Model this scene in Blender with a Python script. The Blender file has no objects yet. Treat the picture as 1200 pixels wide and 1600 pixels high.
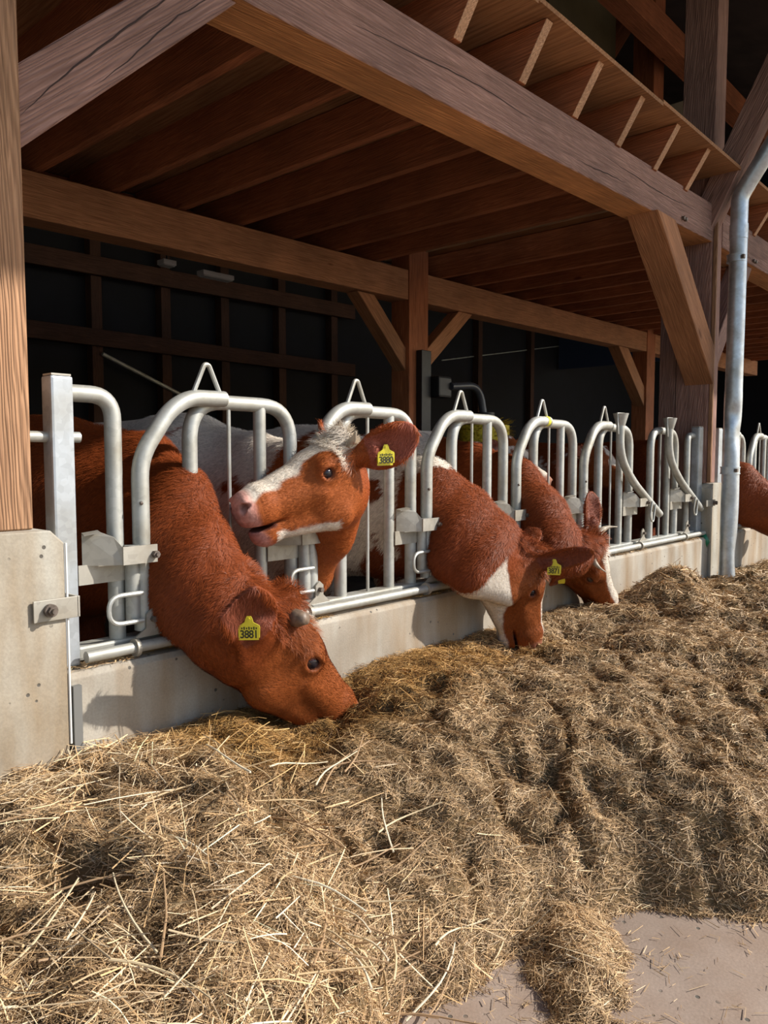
import bpy, bmesh, math, random, time
import numpy as np
from mathutils import Vector, Matrix
random.seed(7); rng = np.random.default_rng(7)
T0 = time.time()
sc = bpy.context.scene
COL = sc.collection

# ------------------------------------------------------------------ camera
FPX, CAMZ = 1210.0, 1.15
AZ, PITCH = math.radians(41.75), math.atan(85 / 1210)
FW = np.array([math.cos(AZ)*math.cos(PITCH), math.sin(AZ)*math.cos(PITCH), -math.sin(PITCH)])
RT = np.array([math.sin(AZ), -math.cos(AZ), 0.0])
UP = np.cross(RT, FW)
CAM = np.array([0, 0, CAMZ])
cd = bpy.data.cameras.new('camera'); cam = bpy.data.objects.new('camera', cd); COL.objects.link(cam)
cam.matrix_world = Matrix(((RT[0], UP[0], -FW[0], CAM[0]), (RT[1], UP[1], -FW[1], CAM[1]), (RT[2], UP[2], -FW[2], CAM[2]), (0, 0, 0, 1)))
cd.sensor_fit = 'VERTICAL'; cd.sensor_height = 24; cd.lens = FPX / 1600 * 24; cd.clip_start = .05
sc.camera = cam
# ------------------------------------------------------------------ light
SUN_AZ, SUN_EL = math.radians(41), math.radians(36)      # azimuth from -Y towards +X
SV = np.array([math.sin(SUN_AZ)*math.cos(SUN_EL), -math.cos(SUN_AZ)*math.cos(SUN_EL), math.sin(SUN_EL)])
w = bpy.data.worlds.new('world'); sc.world = w; w.use_nodes = True
nt = w.node_tree; bg = nt.nodes['Background']
sky = nt.nodes.new('ShaderNodeTexSky'); sky.sky_type = 'NISHITA'; sky.sun_disc = False
sky.sun_elevation = SUN_EL; sky.sun_rotation = math.pi - SUN_AZ; sky.air_density = 1.0; sky.dust_density = 1.0
nt.links.new(sky.outputs[0], bg.inputs[0]); bg.inputs[1].default_value = .19
sd = bpy.data.lights.new('sun', 'SUN'); sd.energy = 6.3; sd.angle = math.radians(.53); sd.color = (1, .93, .84)
so = bpy.data.objects.new('sun', sd); COL.objects.link(so)
so.rotation_euler = Vector(SV).to_track_quat('Z', 'Y').to_euler(); so.location = (4, -4, 8)
vs = sc.view_settings
vs.view_transform = 'Standard'; vs.look = 'None'; vs.gamma = 1; vs.use_curve_mapping = False; vs.exposure = 0.0

# ------------------------------------------------------------------ helpers
def ray(x, y): return FW + RT*(x-600)/FPX + UP*(800-y)/FPX
def PY(x, y, v): r = ray(x, y); return CAM + r*(v-CAM[1])/r[1]
def PX(x, y, v): r = ray(x, y); return CAM + r*(v-CAM[0])/r[0]
def PZ(x, y, v): r = ray(x, y); return CAM + r*(v-CAM[2])/r[2]
def V(*a): return np.array(a, float)
def unit(a): a = np.asarray(a, float); return a/np.linalg.norm(a)

def wl(o):
    p = np.zeros(3)
    while o is not None: p += np.array(o.location); o = o.parent
    return p
def tag(o, label=None, cat=None, group=None, kind=None):
    if label: o['label'] = label
    if cat: o['category'] = cat
    if group: o['group'] = group
    if kind: o['kind'] = kind
    return o
def empty(name, loc, label=None, cat=None, group=None, kind=None):
    o = bpy.data.objects.new(name, None); COL.objects.link(o); o.location = tuple(float(v) for v in loc)
    o.empty_display_size = .1
    return tag(o, label, cat, group, kind)

class MB:
    def __init__(s): s.v = []; s.f = []
    def add(s, vs, fs):
        b = len(s.v); s.v += [tuple(map(float, p)) for p in vs]; s.f += [tuple(b+i for i in f) for f in fs]; return s
    def box(s, lo, hi, rot=None, c=None):
        x0, y0, z0 = lo; x1, y1, z1 = hi
        vs = [(x0,y0,z0),(x1,y0,z0),(x1,y1,z0),(x0,y1,z0),(x0,y0,z1),(x1,y0,z1),(x1,y1,z1),(x0,y1,z1)]
        if rot is not None: vs = [tuple(np.asarray(c)+np.asarray(rot) @ np.asarray(p)) for p in vs]
        return s.add(vs, [(0,3,2,1),(4,5,6,7),(0,1,5,4),(1,2,6,5),(2,3,7,6),(3,0,4,7)])
    def tube(s, pts, r, n=14, closed=False, cap=True):
        P = [np.asarray(p, float) for p in pts]; m = len(P)
        rs = [r]*m if np.isscalar(r) else list(r)
        tn = []
        for i in range(m):
            a = P[(i-1) % m] if (i > 0 or closed) else P[i]; b = P[(i+1) % m] if (i < m-1 or closed) else P[i]
            tn.append(unit(b-a))
        ref = V(0,0,1) if abs(tn[0][2]) < .9 else V(0,1,0)
        u = unit(np.cross(tn[0], ref)); vs = []
        for i in range(m):
            u = unit(u - tn[i]*np.dot(u, tn[i])); w_ = np.cross(tn[i], u)
            for k in range(n):
                a = 2*math.pi*k/n; vs.append(P[i] + rs[i]*(u*math.cos(a)+w_*math.sin(a)))
        fs = []
        for i in range(m if closed else m-1):
            for k in range(n):
                a, b = i*n+k, i*n+(k+1) % n; c, d = ((i+1) % m)*n+(k+1) % n, ((i+1) % m)*n+k
                fs.append((a, b, c, d))
        if cap and not closed:
            fs.append(tuple(range(n))[::-1]); fs.append(tuple((m-1)*n+k for k in range(n)))
        return s.add(vs, fs)
    def cyl(s, a, b, r, n=14): return s.tube([a, b], r, n)
    def ball(s, c, r, n=12):
        r = (r, r, r) if np.isscalar(r) else r; vs = []; fs = []
        m = n//2
        for i in range(1, m):
            t = math.pi*i/m
            for k in range(n):
                a = 2*math.pi*k/n; vs.append((c[0]+r[0]*math.sin(t)*math.cos(a), c[1]+r[1]*math.sin(t)*math.sin(a), c[2]+r[2]*math.cos(t)))
        for i in range(m-2):
            for k in range(n): fs.append((i*n+k, (i+1)*n+k, (i+1)*n+(k+1) % n, i*n+(k+1) % n))
        t = len(vs); vs += [(c[0], c[1], c[2]+r[2]), (c[0], c[1], c[2]-r[2])]
        for k in range(n): fs.append((t, k, (k+1) % n)); fs.append((t+1, (m-2)*n+(k+1) % n, (m-2)*n+k))
        return s.add(vs, fs)
    def prism(s, poly, axis, d):      # poly: 3D points, extruded by vector d
        n = len(poly); vs = [np.asarray(p, float) for p in poly] + [np.asarray(p, float)+np.asarray(d) for p in poly]
        return s.add(vs, [tuple(range(n))[::-1], tuple(range(n, 2*n))] + [(i, (i+1) % n, n+(i+1) % n, n+i) for i in range(n)])
    def build(s, name, mat, parent=None, smooth=False, bevel=0, seg=2):
        me = bpy.data.meshes.new(name)
        A = np.array(s.v)
        if parent is None: org = V(*( (A.min(0)+A.max(0))/2 )); org[2] = A[:, 2].min()
        else: org = wl(parent)
        me.from_pydata([tuple(p) for p in (A-org)], [], s.f)
        bm = bmesh.new(); bm.from_mesh(me); bmesh.ops.recalc_face_normals(bm, faces=bm.faces)
        if bevel: bmesh.ops.bevel(bm, geom=list(bm.edges), offset=bevel, segments=seg, affect='EDGES', profile=.6)
        bm.to_mesh(me); bm.free()
        if mat: me.materials.append(mat)
        o = bpy.data.objects.new(name, me); COL.objects.link(o)
        if parent is None: o.location = tuple(org)
        else: o.parent = parent
        if smooth:
            me.shade_smooth()
            if smooth == 'auto': me.set_sharp_from_angle(angle=math.radians(40))
        return o
def fillet(pts, r, n=6):
    P = [np.asarray(p, float) for p in pts]; out = [P[0]]
    for i in range(1, len(P)-1):
        a, b, c = P[i-1], P[i], P[i+1]; d1, d2 = unit(a-b), unit(c-b)
        rr = r if np.isscalar(r) else r[i-1]
        rr = min(rr, np.linalg.norm(a-b)*.49, np.linalg.norm(c-b)*.49)
        p, q = b+d1*rr, b+d2*rr
        for k in range(n+1):
            t = k/n; out.append((1-t)**2*p + 2*t*(1-t)*b + t*t*q)
    out.append(P[-1]); return out

# ------------------------------------------------------------------ materials
def mat(name):
    m = bpy.data.materials.new(name); m.use_nodes = True; t = m.node_tree
    b = t.nodes['Principled BSDF']; return m, t, b
def nd(t, kind, **kw):
    n = t.nodes.new(kind)
    for k, v in kw.items():
        if k.startswith('i_'):
            key = k[2:]; key = int(key) if key.isdigit() else key.replace('_', ' ')
            n.inputs[key].default_value = v
        else: setattr(n, k, v)
    return n
def ramp(t, stops, fac=None):
    n = nd(t, 'ShaderNodeValToRGB'); e = n.color_ramp.elements
    while len(e) < len(stops): e.new(.5)
    for i, (p, c) in enumerate(stops): e[i].position = p; e[i].color = (*c, 1) if len(c) == 3 else c
    if fac is not None: t.links.new(fac, n.inputs[0])
    return n
def mixc(t, a, b, f, mode='MIX'):
    n = nd(t, 'ShaderNodeMix', data_type='RGBA', blend_type=mode)
    for s_, i in ((f, 0), (a, 6), (b, 7)):
        if isinstance(s_, (int, float)): n.inputs[i].default_value = s_
        elif isinstance(s_, tuple): n.inputs[i].default_value = (*s_, 1)
        else: t.links.new(s_, n.inputs[i])
    return n.outputs[2]
def bump(t, b, h, strength=.3, dist=.01):
    n = nd(t, 'ShaderNodeBump', i_Strength=strength, i_Distance=dist); t.links.new(h, n.inputs['Height']); t.links.new(n.outputs[0], b.inputs['Normal'])

def wood(name, c1, c2, rough=.75, grain=1.0, bumps=.35):
    m, t, b = mat(name); L = t.links.new
    tc = nd(t, 'ShaderNodeTexCoord'); oi = nd(t, 'ShaderNodeObjectInfo')
    off = nd(t, 'ShaderNodeVectorMath', operation='ADD'); sc_ = nd(t, 'ShaderNodeVectorMath', operation='SCALE', i_Scale=37.0)
    cx = nd(t, 'ShaderNodeCombineXYZ'); L(oi.outputs['Random'], cx.inputs[0]); L(oi.outputs['Random'], cx.inputs[1]); L(oi.outputs['Random'], cx.inputs[2])
    L(cx.outputs[0], sc_.inputs[0]); L(tc.outputs['Object'], off.inputs[0]); L(sc_.outputs[0], off.inputs[1])
    mp = nd(t, 'ShaderNodeMapping'); mp.inputs['Scale'].default_value = (.9, 14, 14); L(off.outputs[0], mp.inputs[0])
    n0 = nd(t, 'ShaderNodeTexNoise', i_Scale=1.4, i_Detail=3.0, i_Roughness=.5); L(mp.outputs[0], n0.inputs[0])
    # rings: distort then wave
    dm = nd(t, 'ShaderNodeVectorMath', operation='MULTIPLY_ADD'); dm.inputs[1].default_value = (.6, .6, .6); L(n0.outputs['Color'], dm.inputs[0]); L(mp.outputs[0], dm.inputs[2])
    wv = nd(t, 'ShaderNodeTexWave', wave_type='BANDS', bands_direction='DIAGONAL', i_Scale=4.2*grain, i_Distortion=2.2, i_Detail=3.0); wv.inputs['Detail Scale'].default_value = 1.6
    L(dm.outputs[0], wv.inputs[0])
    mp2 = nd(t, 'ShaderNodeMapping'); mp2.inputs['Scale'].default_value = (4, 110, 110); L(off.outputs[0], mp2.inputs[0])
    n2 = nd(t, 'ShaderNodeTexNoise', i_Scale=1.0, i_Detail=3.0); L(mp2.outputs[0], n2.inputs[0])
    n3 = nd(t, 'ShaderNodeTexNoise', i_Scale=2.2, i_Detail=4.0); L(off.outputs[0], n3.inputs[0])
    vo = nd(t, 'ShaderNodeTexVoronoi', i_Scale=1.5); mp3 = nd(t, 'ShaderNodeMapping'); mp3.inputs['Scale'].default_value = (1.0, 3.2, 3.2); L(off.outputs[0], mp3.inputs[0]); L(mp3.outputs[0], vo.inputs[0])
    kn = ramp(t, [(0.0, (0, 0, 0)), (.05, (.25, .25, .25)), (.085, (1, 1, 1))], vo.outputs['Distance'])
    c = mixc(t, c1, c2, wv.outputs['Fac'])
    rr = ramp(t, [(.3, (.62, .62, .62)), (.7, (1.15, 1.12, 1.1))], n3.outputs[0])
    c = mixc(t, c, rr.outputs[0], .8, 'MULTIPLY')
    r2 = ramp(t, [(.3, (.60, .57, .55)), (.65, (1.12, 1.12, 1.12))], n2.outputs[0]); c = mixc(t, c, r2.outputs[0], .85, 'MULTIPLY')
    c = mixc(t, mixc(t, c, (.35, .25, .18), 1.0, 'MULTIPLY'), c, kn.outputs[0])
    rv = nd(t, 'ShaderNodeMapRange'); rv.inputs[3].default_value = .86; rv.inputs[4].default_value = 1.14; L(oi.outputs['Random'], rv.inputs[0])
    hs = nd(t, 'ShaderNodeHueSaturation'); L(c, hs.inputs['Color']); L(rv.outputs[0], hs.inputs['Value'])
    L(hs.outputs[0], b.inputs['Base Color']); b.inputs['Roughness'].default_value = rough; b.inputs['Specular IOR Level'].default_value = .25
    ad = nd(t, 'ShaderNodeMath', operation='ADD'); L(n2.outputs[0], ad.inputs[0]); L(wv.outputs['Fac'], ad.inputs[1])
    bump(t, b, ad.outputs[0], bumps, .004)
    return m
W_BEAM = wood('planed_spruce', (.46, .225, .11), (.38, .175, .085))
W_POST = wood('rough_spruce', (.50, .29, .165), (.36, .20, .11), grain=1.0, bumps=.6)
W_GREY = wood('weathered_spruce', (.34, .205, .165), (.27, .155, .125), bumps=.6)
W_END = wood('cut_joist_end', (.56, .34, .20), (.46, .26, .15))
W_BOUNCE = wood('bounce_tinted_spruce', (.62, .31, .13), (.52, .24, .10))  # bounce light from the straw, painted into the beam underside colour
W_JOIST = wood('joist_timber', (.42, .155, .068), (.33, .115, .05))
W_PLY = wood('plywood', (.42, .22, .105), (.34, .165, .075), grain=.35, bumps=.1)
W_DARK = wood('dark_timber', (.085, .038, .024), (.06, .027, .017))

def galv(name, base=(.50, .52, .52), rough=.42, metal=.75):
    m, t, b = mat(name); L = t.links.new
    tc = nd(t, 'ShaderNodeTexCoord')
    v = nd(t, 'ShaderNodeTexVoronoi', i_Scale=55.0); L(tc.outputs['Object'], v.inputs[0])
    n = nd(t, 'ShaderNodeTexNoise', i_Scale=9.0, i_Detail=5.0); L(tc.outputs['Object'], n.inputs[0])
    sp = ramp(t, [(0, (.82, .82, .82)), (1, (1.12, 1.12, 1.12))], v.outputs['Color'])
    c = mixc(t, base, sp.outputs[0], .7, 'MULTIPLY')
    d = ramp(t, [(.40, (1, 1, 1)), (.72, (.68, .62, .53))], n.outputs[0]); c = mixc(t, c, d.outputs[0], .8, 'MULTIPLY')
    L(c, b.inputs['Base Color']); b.inputs['Metallic'].default_value = metal
    rr = nd(t, 'ShaderNodeMapRange'); rr.inputs[3].default_value = rough-.08; rr.inputs[4].default_value = rough+.18; L(n.outputs[0], rr.inputs[0]); L(rr.outputs[0], b.inputs['Roughness'])
    bump(t, b, n.outputs[0], .15, .002)
    return m
M_GALV = galv('galvanised_tube', (.47, .48, .45), .45, .45)
M_POST = galv('galvanised_box_post', (.44, .48, .52), .42, .5)
M_PLATE = galv('stained_plate', (.42, .40, .35), .5, .5)
M_PIPE = galv('zinc_downpipe', (.56, .62, .68), .36, .7)

def simple(name, col, rough=.6, metal=0, noise=0, scale=20):
    m, t, b = mat(name); b.inputs['Roughness'].default_value = rough; b.inputs['Metallic'].default_value = metal
    if noise:
        tc = nd(t, 'ShaderNodeTexCoord'); n = nd(t, 'ShaderNodeTexNoise', i_Scale=float(scale), i_Detail=4.0); t.links.new(tc.outputs['Object'], n.inputs[0])
        r = ramp(t, [(.3, (1-noise,)*3), (.7, (1+noise,)*3)], n.outputs[0]); c = mixc(t, tuple(col), r.outputs[0], 1.0, 'MULTIPLY'); t.links.new(c, b.inputs['Base Color'])
        bump(t, b, n.outputs[0], .3, .003)
    else: b.inputs['Base Color'].default_value = (*col, 1)
    return m
M_BOLT = simple('rusty_bolt', (.16, .13, .11), .55, .6, .3, 80)
M_BLACK = simple('black_steel', (.02, .02, .022), .45, .3, .2)
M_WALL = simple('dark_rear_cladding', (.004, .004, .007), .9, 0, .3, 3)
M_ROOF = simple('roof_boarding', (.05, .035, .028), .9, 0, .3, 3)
M_PANEL = simple('pale_loft_panel', (.45, .43, .33), .8, 0, .1, 3)
M_YBR = simple('yellow_bristles', (.65, .50, .04), .7, 0, .4, 40)
M_GREEN = simple('green_plastic', (.01, .16, .08), .35)
M_SEAL = simple('white_sealant', (.75, .74, .70), .5)
M_HORN = simple('horn_keratin', (.42, .36, .27), .4, 0, .25, 60)
M_HORNG = simple('grey_horn_stub', (.17, .12, .085), .5, 0, .35, 60)
M_TAG = simple('yellow_tag_plastic', (.72, .62, .035), .4)
M_INK = simple('black_ink', (.03, .03, .01), .6)
def eye_mat():
    m, t, b = mat('wet_eye'); b.inputs['Base Color'].default_value = (.018, .014, .018, 1); b.inputs['Roughness'].default_value = .12; b.inputs['Specular IOR Level'].default_value = .5
    return m
M_EYE = eye_mat()

def concrete(name, base, stain=1.0, scale=1.0):
    m, t, b = mat(name); L = t.links.new; tc = nd(t, 'ShaderNodeTexCoord')
    n1 = nd(t, 'ShaderNodeTexNoise', i_Scale=3.0*scale, i_Detail=7.0, i_Roughness=.6); L(tc.outputs['Object'], n1.inputs[0])
    n2 = nd(t, 'ShaderNodeTexNoise', i_Scale=160.0, i_Detail=2.0); L(tc.outputs['Object'], n2.inputs[0])
    mp = nd(t, 'ShaderNodeMapping'); mp.inputs['Scale'].default_value = (4, 4, .7); L(tc.outputs['Object'], mp.inputs[0])
    n3 = nd(t, 'ShaderNodeTexNoise', i_Scale=1.6, i_Detail=5.0); L(mp.outputs[0], n3.inputs[0])
    vo = nd(t, 'ShaderNodeTexVoronoi', i_Scale=22.0); L(tc.outputs['Object'], vo.inputs[0])
    hole = ramp(t, [(.0, (0, 0, 0)), (.09, (0, 0, 0)), (.13, (1, 1, 1))], vo.outputs['Distance'])
    nm = nd(t, 'ShaderNodeTexNoise', i_Scale=6.0); L(tc.outputs['Object'], nm.inputs[0])
    hm = ramp(t, [(.5, (1, 1, 1)), (.56, (0, 0, 0))], nm.outputs[0])
    hh = nd(t, 'ShaderNodeMath', operation='MAXIMUM'); L(hole.outputs[0], hh.inputs[0]); L(hm.outputs[0], hh.inputs[1])
    c = mixc(t, base, ramp(t, [(.3, (.72, .70, .67)), (.7, (1.12, 1.11, 1.09))], n1.outputs[0]).outputs[0], 1.0, 'MULTIPLY')
    c = mixc(t, c, ramp(t, [(.42, (1, 1, 1)), (.66, (.66, .50, .34))], n3.outputs[0]).outputs[0], .9*stain, 'MULTIPLY')
    c = mixc(t, c, ramp(t, [(.3, (.8, .8, .8)), (.7, (1.1, 1.1, 1.1))], n2.outputs[0]).outputs[0], .5, 'MULTIPLY')
    c = mixc(t, (.10, .09, .075), c, hh.outputs[0])
    L(c, b.inputs['Base Color']); b.inputs['Roughness'].default_value = .85
    ad = nd(t, 'ShaderNodeMath', operation='MULTIPLY_ADD', i_1=.25); L(n2.outputs[0], ad.inputs[0]); L(hh.outputs[0], ad.inputs[2]); bump(t, b, ad.outputs[0], .5, .004)
    return m
M_CONC = concrete('stained_concrete', (.42, .39, .335))
M_PILL = concrete('pale_concrete', (.46, .45, .40), .9)
M_FLOOR = concrete('floor_concrete', (.33, .26, .215), .4, .6)

def attr_mat(name, rough, spec=.3, hairy=False, sss=0):
    m, t, b = mat(name); L = t.links.new
    a = nd(t, 'ShaderNodeAttribute', attribute_name='col'); tc = nd(t, 'ShaderNodeTexCoord')
    c = a.outputs['Color']
    if hairy:
        mp = nd(t, 'ShaderNodeMapping'); mp.inputs['Scale'].default_value = (160, 55, 90); L(tc.outputs['Object'], mp.inputs[0])
        n = nd(t, 'ShaderNodeTexNoise', i_Scale=1.0, i_Detail=3.0); L(mp.outputs[0], n.inputs[0])
        n1 = nd(t, 'ShaderNodeTexNoise', i_Scale=7.0, i_Detail=4.0); L(tc.outputs['Object'], n1.inputs[0])
        c = mixc(t, c, ramp(t, [(.3, (.70, .66, .62)), (.7, (1.2, 1.2, 1.2))], n.outputs[0]).outputs[0], .8, 'MULTIPLY')
        c = mixc(t, c, ramp(t, [(.3, (.80, .78, .76)), (.7, (1.1, 1.1, 1.1))], n1.outputs[0]).outputs[0], .7, 'MULTIPLY')
        bump(t, b, n.outputs[0], .35, .003)
        pass
    L(c, b.inputs['Base Color']); b.inputs['Roughness'].default_value = rough; b.inputs['Specular IOR Level'].default_value = spec
    return m
M_COW = attr_mat('cow_hide', .6, .15, True)
M_FUR = attr_mat('cow_coat', .5, .18)
M_STRAW = attr_mat('straw_stalks', .55, .35)
M_HEAP = attr_mat('feed_heap_core', .95, .1)

# ------------------------------------------------------------------ noise for numpy
def _hash(ix, iy, iz, seed):
    h = (ix.astype(np.int64)*374761393 + iy.astype(np.int64)*668265263 + iz.astype(np.int64)*2147483647 + seed*1274126177) & 0xffffffff
    h = ((h ^ (h >> 13))*1274126177) & 0xffffffff
    h = ((h ^ (h >> 16))*2246822519) & 0xffffffff
    return ((h ^ (h >> 15)) & 0xffffff)/float(0xffffff)
def vnoise(x, y, z, seed=0):
    ix, iy, iz = np.floor(x), np.floor(y), np.floor(z); fx, fy, fz = x-ix, y-iy, z-iz
    fx, fy, fz = [t*t*(3-2*t) for t in (fx, fy, fz)]; o = 0
    for a in (0, 1):
        for b in (0, 1):
            for c in (0, 1):
                o = o + _hash(ix+a, iy+b, iz+c, seed)*(fx if a else 1-fx)*(fy if b else 1-fy)*(fz if c else 1-fz)
    return o
def fbm(x, y, z=None, oct=4, seed=0):
    z = np.zeros_like(x) if z is None else z; s = 0; a = .5
    for k in range(oct): s = s + a*(vnoise(x*2**k, y*2**k, z*2**k, seed+k*17)-.5); a *= .5
    return s
def sstep(a, b, x): t = np.clip((x-a)/(b-a), 0, 1); return t*t*(3-2*t)

# ------------------------------------------------------------------ timber
def timber(name, A, B, w_, h, mat_, parent=None, up=(0, 0, 1), bevel=.004, cut=None, under=None, endm=None):
    A, B = np.asarray(A, float), np.asarray(B, float); d = unit(B-A); L_ = np.linalg.norm(B-A)
    u = np.asarray(up, float); u = unit(u-d*np.dot(u, d)); s_ = np.cross(u, d)
    me = bpy.data.meshes.new(name); bm = bmesh.new()
    x0, x1 = 0, L_
    vs = [(x, y, z) for x in (x0, x1) for (y, z) in ((-w_/2, -h/2), (w_/2, -h/2), (w_/2, h/2), (-w_/2, h/2))]
    V_ = [bm.verts.new(p) for p in vs]
    for f in ((0, 1, 2, 3), (7, 6, 5, 4), (0, 4, 5, 1), (1, 5, 6, 2), (2, 6, 7, 3), (3, 7, 4, 0)): bm.faces.new([V_[i] for i in f])
    if cut:
        for k, dx in cut.items(): V_[k].co.x += dx
    bmesh.ops.recalc_face_normals(bm, faces=bm.faces)
    if bevel: bmesh.ops.bevel(bm, geom=list(bm.edges), offset=bevel, segments=1, affect='EDGES')
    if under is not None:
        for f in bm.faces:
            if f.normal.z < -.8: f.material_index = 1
    if endm is not None:
        for f in bm.faces:
            if f.normal.x < -.5: f.material_index = 1
    bm.to_mesh(me); bm.free(); me.materials.append(mat_)
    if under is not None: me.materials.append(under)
    if endm is not None: me.materials.append(endm)
    o = bpy.data.objects.new(name, me); COL.objects.link(o)
    org = A if parent is None else A - wl(parent)
    M = Matrix(((d[0], s_[0], u[0], org[0]), (d[1], s_[1], u[1], org[1]), (d[2], s_[2], u[2], org[2]), (0, 0, 0, 1)))
    if parent is not None: o.parent = parent
    o.matrix_local = M
    return o

# ================================================================== SETTING
BX0, BX1 = .62, 5.70           # left faces of the timber posts of the first and second row
# floor
o = MB().box((-8, -14, -.12), (26, 1.95, 0)).build('floor', M_FLOOR); tag(o, kind='structure')
o = MB().box((-8, 1.95, -.12), (26, 14, -.001)).build('floor', simple('stall_floor', (.10, .08, .06), .9, 0, .3, 8)); tag(o, kind='structure')
# main roof: two slopes over the barn, eave over the feed alley
EZ = 5.0; EY = 1.98 - (EZ-1.78)/(math.tan(SUN_EL)/math.cos(SUN_AZ))
def roof():
    s = .28; ry = 6.2; rz = EZ + (ry-EY)*s
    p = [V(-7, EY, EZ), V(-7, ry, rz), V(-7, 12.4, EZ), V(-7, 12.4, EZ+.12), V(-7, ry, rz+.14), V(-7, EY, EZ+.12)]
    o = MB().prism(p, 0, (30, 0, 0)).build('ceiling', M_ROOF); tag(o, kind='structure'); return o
roof()
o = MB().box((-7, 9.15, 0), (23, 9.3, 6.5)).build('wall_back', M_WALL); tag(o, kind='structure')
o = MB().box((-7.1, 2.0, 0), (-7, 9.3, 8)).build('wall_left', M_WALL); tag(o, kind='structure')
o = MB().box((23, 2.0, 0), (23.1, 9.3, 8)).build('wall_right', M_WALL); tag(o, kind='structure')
# framing on the rear wall
fr = empty('wall_framing', (6, 9.0, 0), 'dark timber stud framing with a long middle rail against the rear wall', 'framing')
for x in (4.83, 5.8, 6.75, 7.8, 8.9, 11, 13, 15): timber('stud', (x, 9.08, 0), (x, 9.08, 4.2), .14, .14, W_DARK, fr, up=(0, 1, 0))
timber('rail', (1, 8.97, 2.63), (9.3, 8.97, 2.58), .08, .20, W_DARK, fr); timber('rail', (1, 8.97, 3.42), (9.3, 8.97, 3.52), .08, .22, W_DARK, fr)
# concrete feed kerb between the pillars
def kerb(x0, x1, label):
    prof = [(1.95, 0), (1.95, .565), (1.962, .58), (2.2, .58), (2.2, 0)]
    o = MB().prism([V(x0, y, z) for y, z in prof], 0, (x1-x0, 0, 0)).build('feed_kerb', M_CONC, bevel=.003); tag(o, label, 'low wall'); return o
kerb(.945, 5.675, 'long stained concrete kerb under the first bay of feeding gates')
kerb(5.985, 11.2, 'concrete kerb to the right of the metal downpipe')
o = MB().box((.945, 1.935, .0), (.968, 1.951, .55)).build('joint_strip', simple('grey_joint_strip', (.16, .16, .15), .6)); tag(o, 'narrow grey strip closing the joint between left pillar and kerb', 'strip')
def pillar(x0, x1, label, yb=2.33):
    c = .035; z = .965
    o = empty('concrete_pillar', ((x0+x1)/2, 2.1, 0), label, 'pillar')
    poly = [V(x0, 1.94, 0), V(x1, 1.94, 0), V(x1, 1.94, z-c), V(x1-c, 1.94, z), V(x0+c, 1.94, z), V(x0, 1.94, z-c)]
    MB().prism(poly, 0, (0, yb-1.94, 0)).build('body', M_PILL, o, bevel=.004)
    return o
pl = pillar(.50, .934, 'pale concrete pillar at left edge carrying the sunlit wooden post')
MB().tube([(.937, 1.939, .40), (.937, 1.939, .93)], .0035, 6).build('sealant_line', M_SEAL, pl)
pillar(5.69, 5.99, 'grey concrete pillar behind the metal downpipe', 2.22)

# posts
def tlab(o, l, c='post'): return tag(o, l, c)
tlab(timber('timber_post', (.735, 2.09, .966), (.735, 2.09, 6.2), .285, .205, W_POST, up=(0, 1, 0)), 'thick sawn wooden post at left edge, its lower part sunlit')
tlab(timber('timber_post', (5.80, 2.105, .966), (5.80, 2.105, 6.2), .20, .23, W_GREY, up=(0, 1, 0)), 'tall brown wooden post behind the metal downpipe')
tlab(timber('timber_post', (5.80, 2.285, .0), (5.80, 2.285, 2.66), .20, .12, W_GREY, up=(0, 1, 0)), 'shorter timber standing close behind the tall brown post')
for i, (dx, t_) in enumerate(((.012, 'narrow pale batten nailed up the front of the tall brown post'),)):
    tlab(timber('batten', (5.735, 1.975, .97), (5.735, 1.975, 2.9), .02, .028, W_POST, up=(0, 1, 0)), t_, 'batten')
tlab(timber('timber_post', (5.70, 4.76, 0), (5.70, 4.76, 3.08), .28, .22, W_JOIST, up=(0, 1, 0)), 'inner wooden post in the middle of the barn carrying the cow brush')
tlab(timber('timber_post', (11.0, 4.76, 0), (11.0, 4.76, 3.08), .28, .22, W_JOIST, up=(0, 1, 0)), 'far inner wooden post at the end of the back beam')
tlab(timber('timber_post', (11.1, 2.1, .0), (11.1, 2.1, 6.2), .24, .24, W_GREY, up=(0, 1, 0)), 'far front wooden post beyond the right edge of the second bay')
tlab(timber('timber_post', (.70, 4.76, 0), (.70, 4.76, 3.0), .26, .22, W_JOIST, up=(0, 1, 0)), 'inner wooden post hidden in shade behind the left post')
# beams
fb = tlab(timber('front_beam', (-1.2, 2.085, 2.615), (5.70, 2.085, 2.795), .20, .255, W_GREY, under=W_BOUNCE), 'long weathered beam across the top of the first bay, warm coloured underneath', 'beam')
tlab(timber('front_beam', (5.90, 2.085, 2.795), (11.2, 2.085, 2.80), .20, .255, W_GREY, under=W_BOUNCE), 'weathered beam to the right of the metal downpipe', 'beam')
tlab(timber('back_beam', (-1, 4.76, 2.66), (5.56, 4.76, 2.735), .2, .27, W_BEAM), 'long back beam under the joists left of the middle inner post', 'beam')
tlab(timber('back_beam', (5.84, 4.76, 2.74), (16, 4.76, 2.86), .2, .27, W_BEAM), 'back beam under the joists right of the middle inner post', 'beam')
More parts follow.
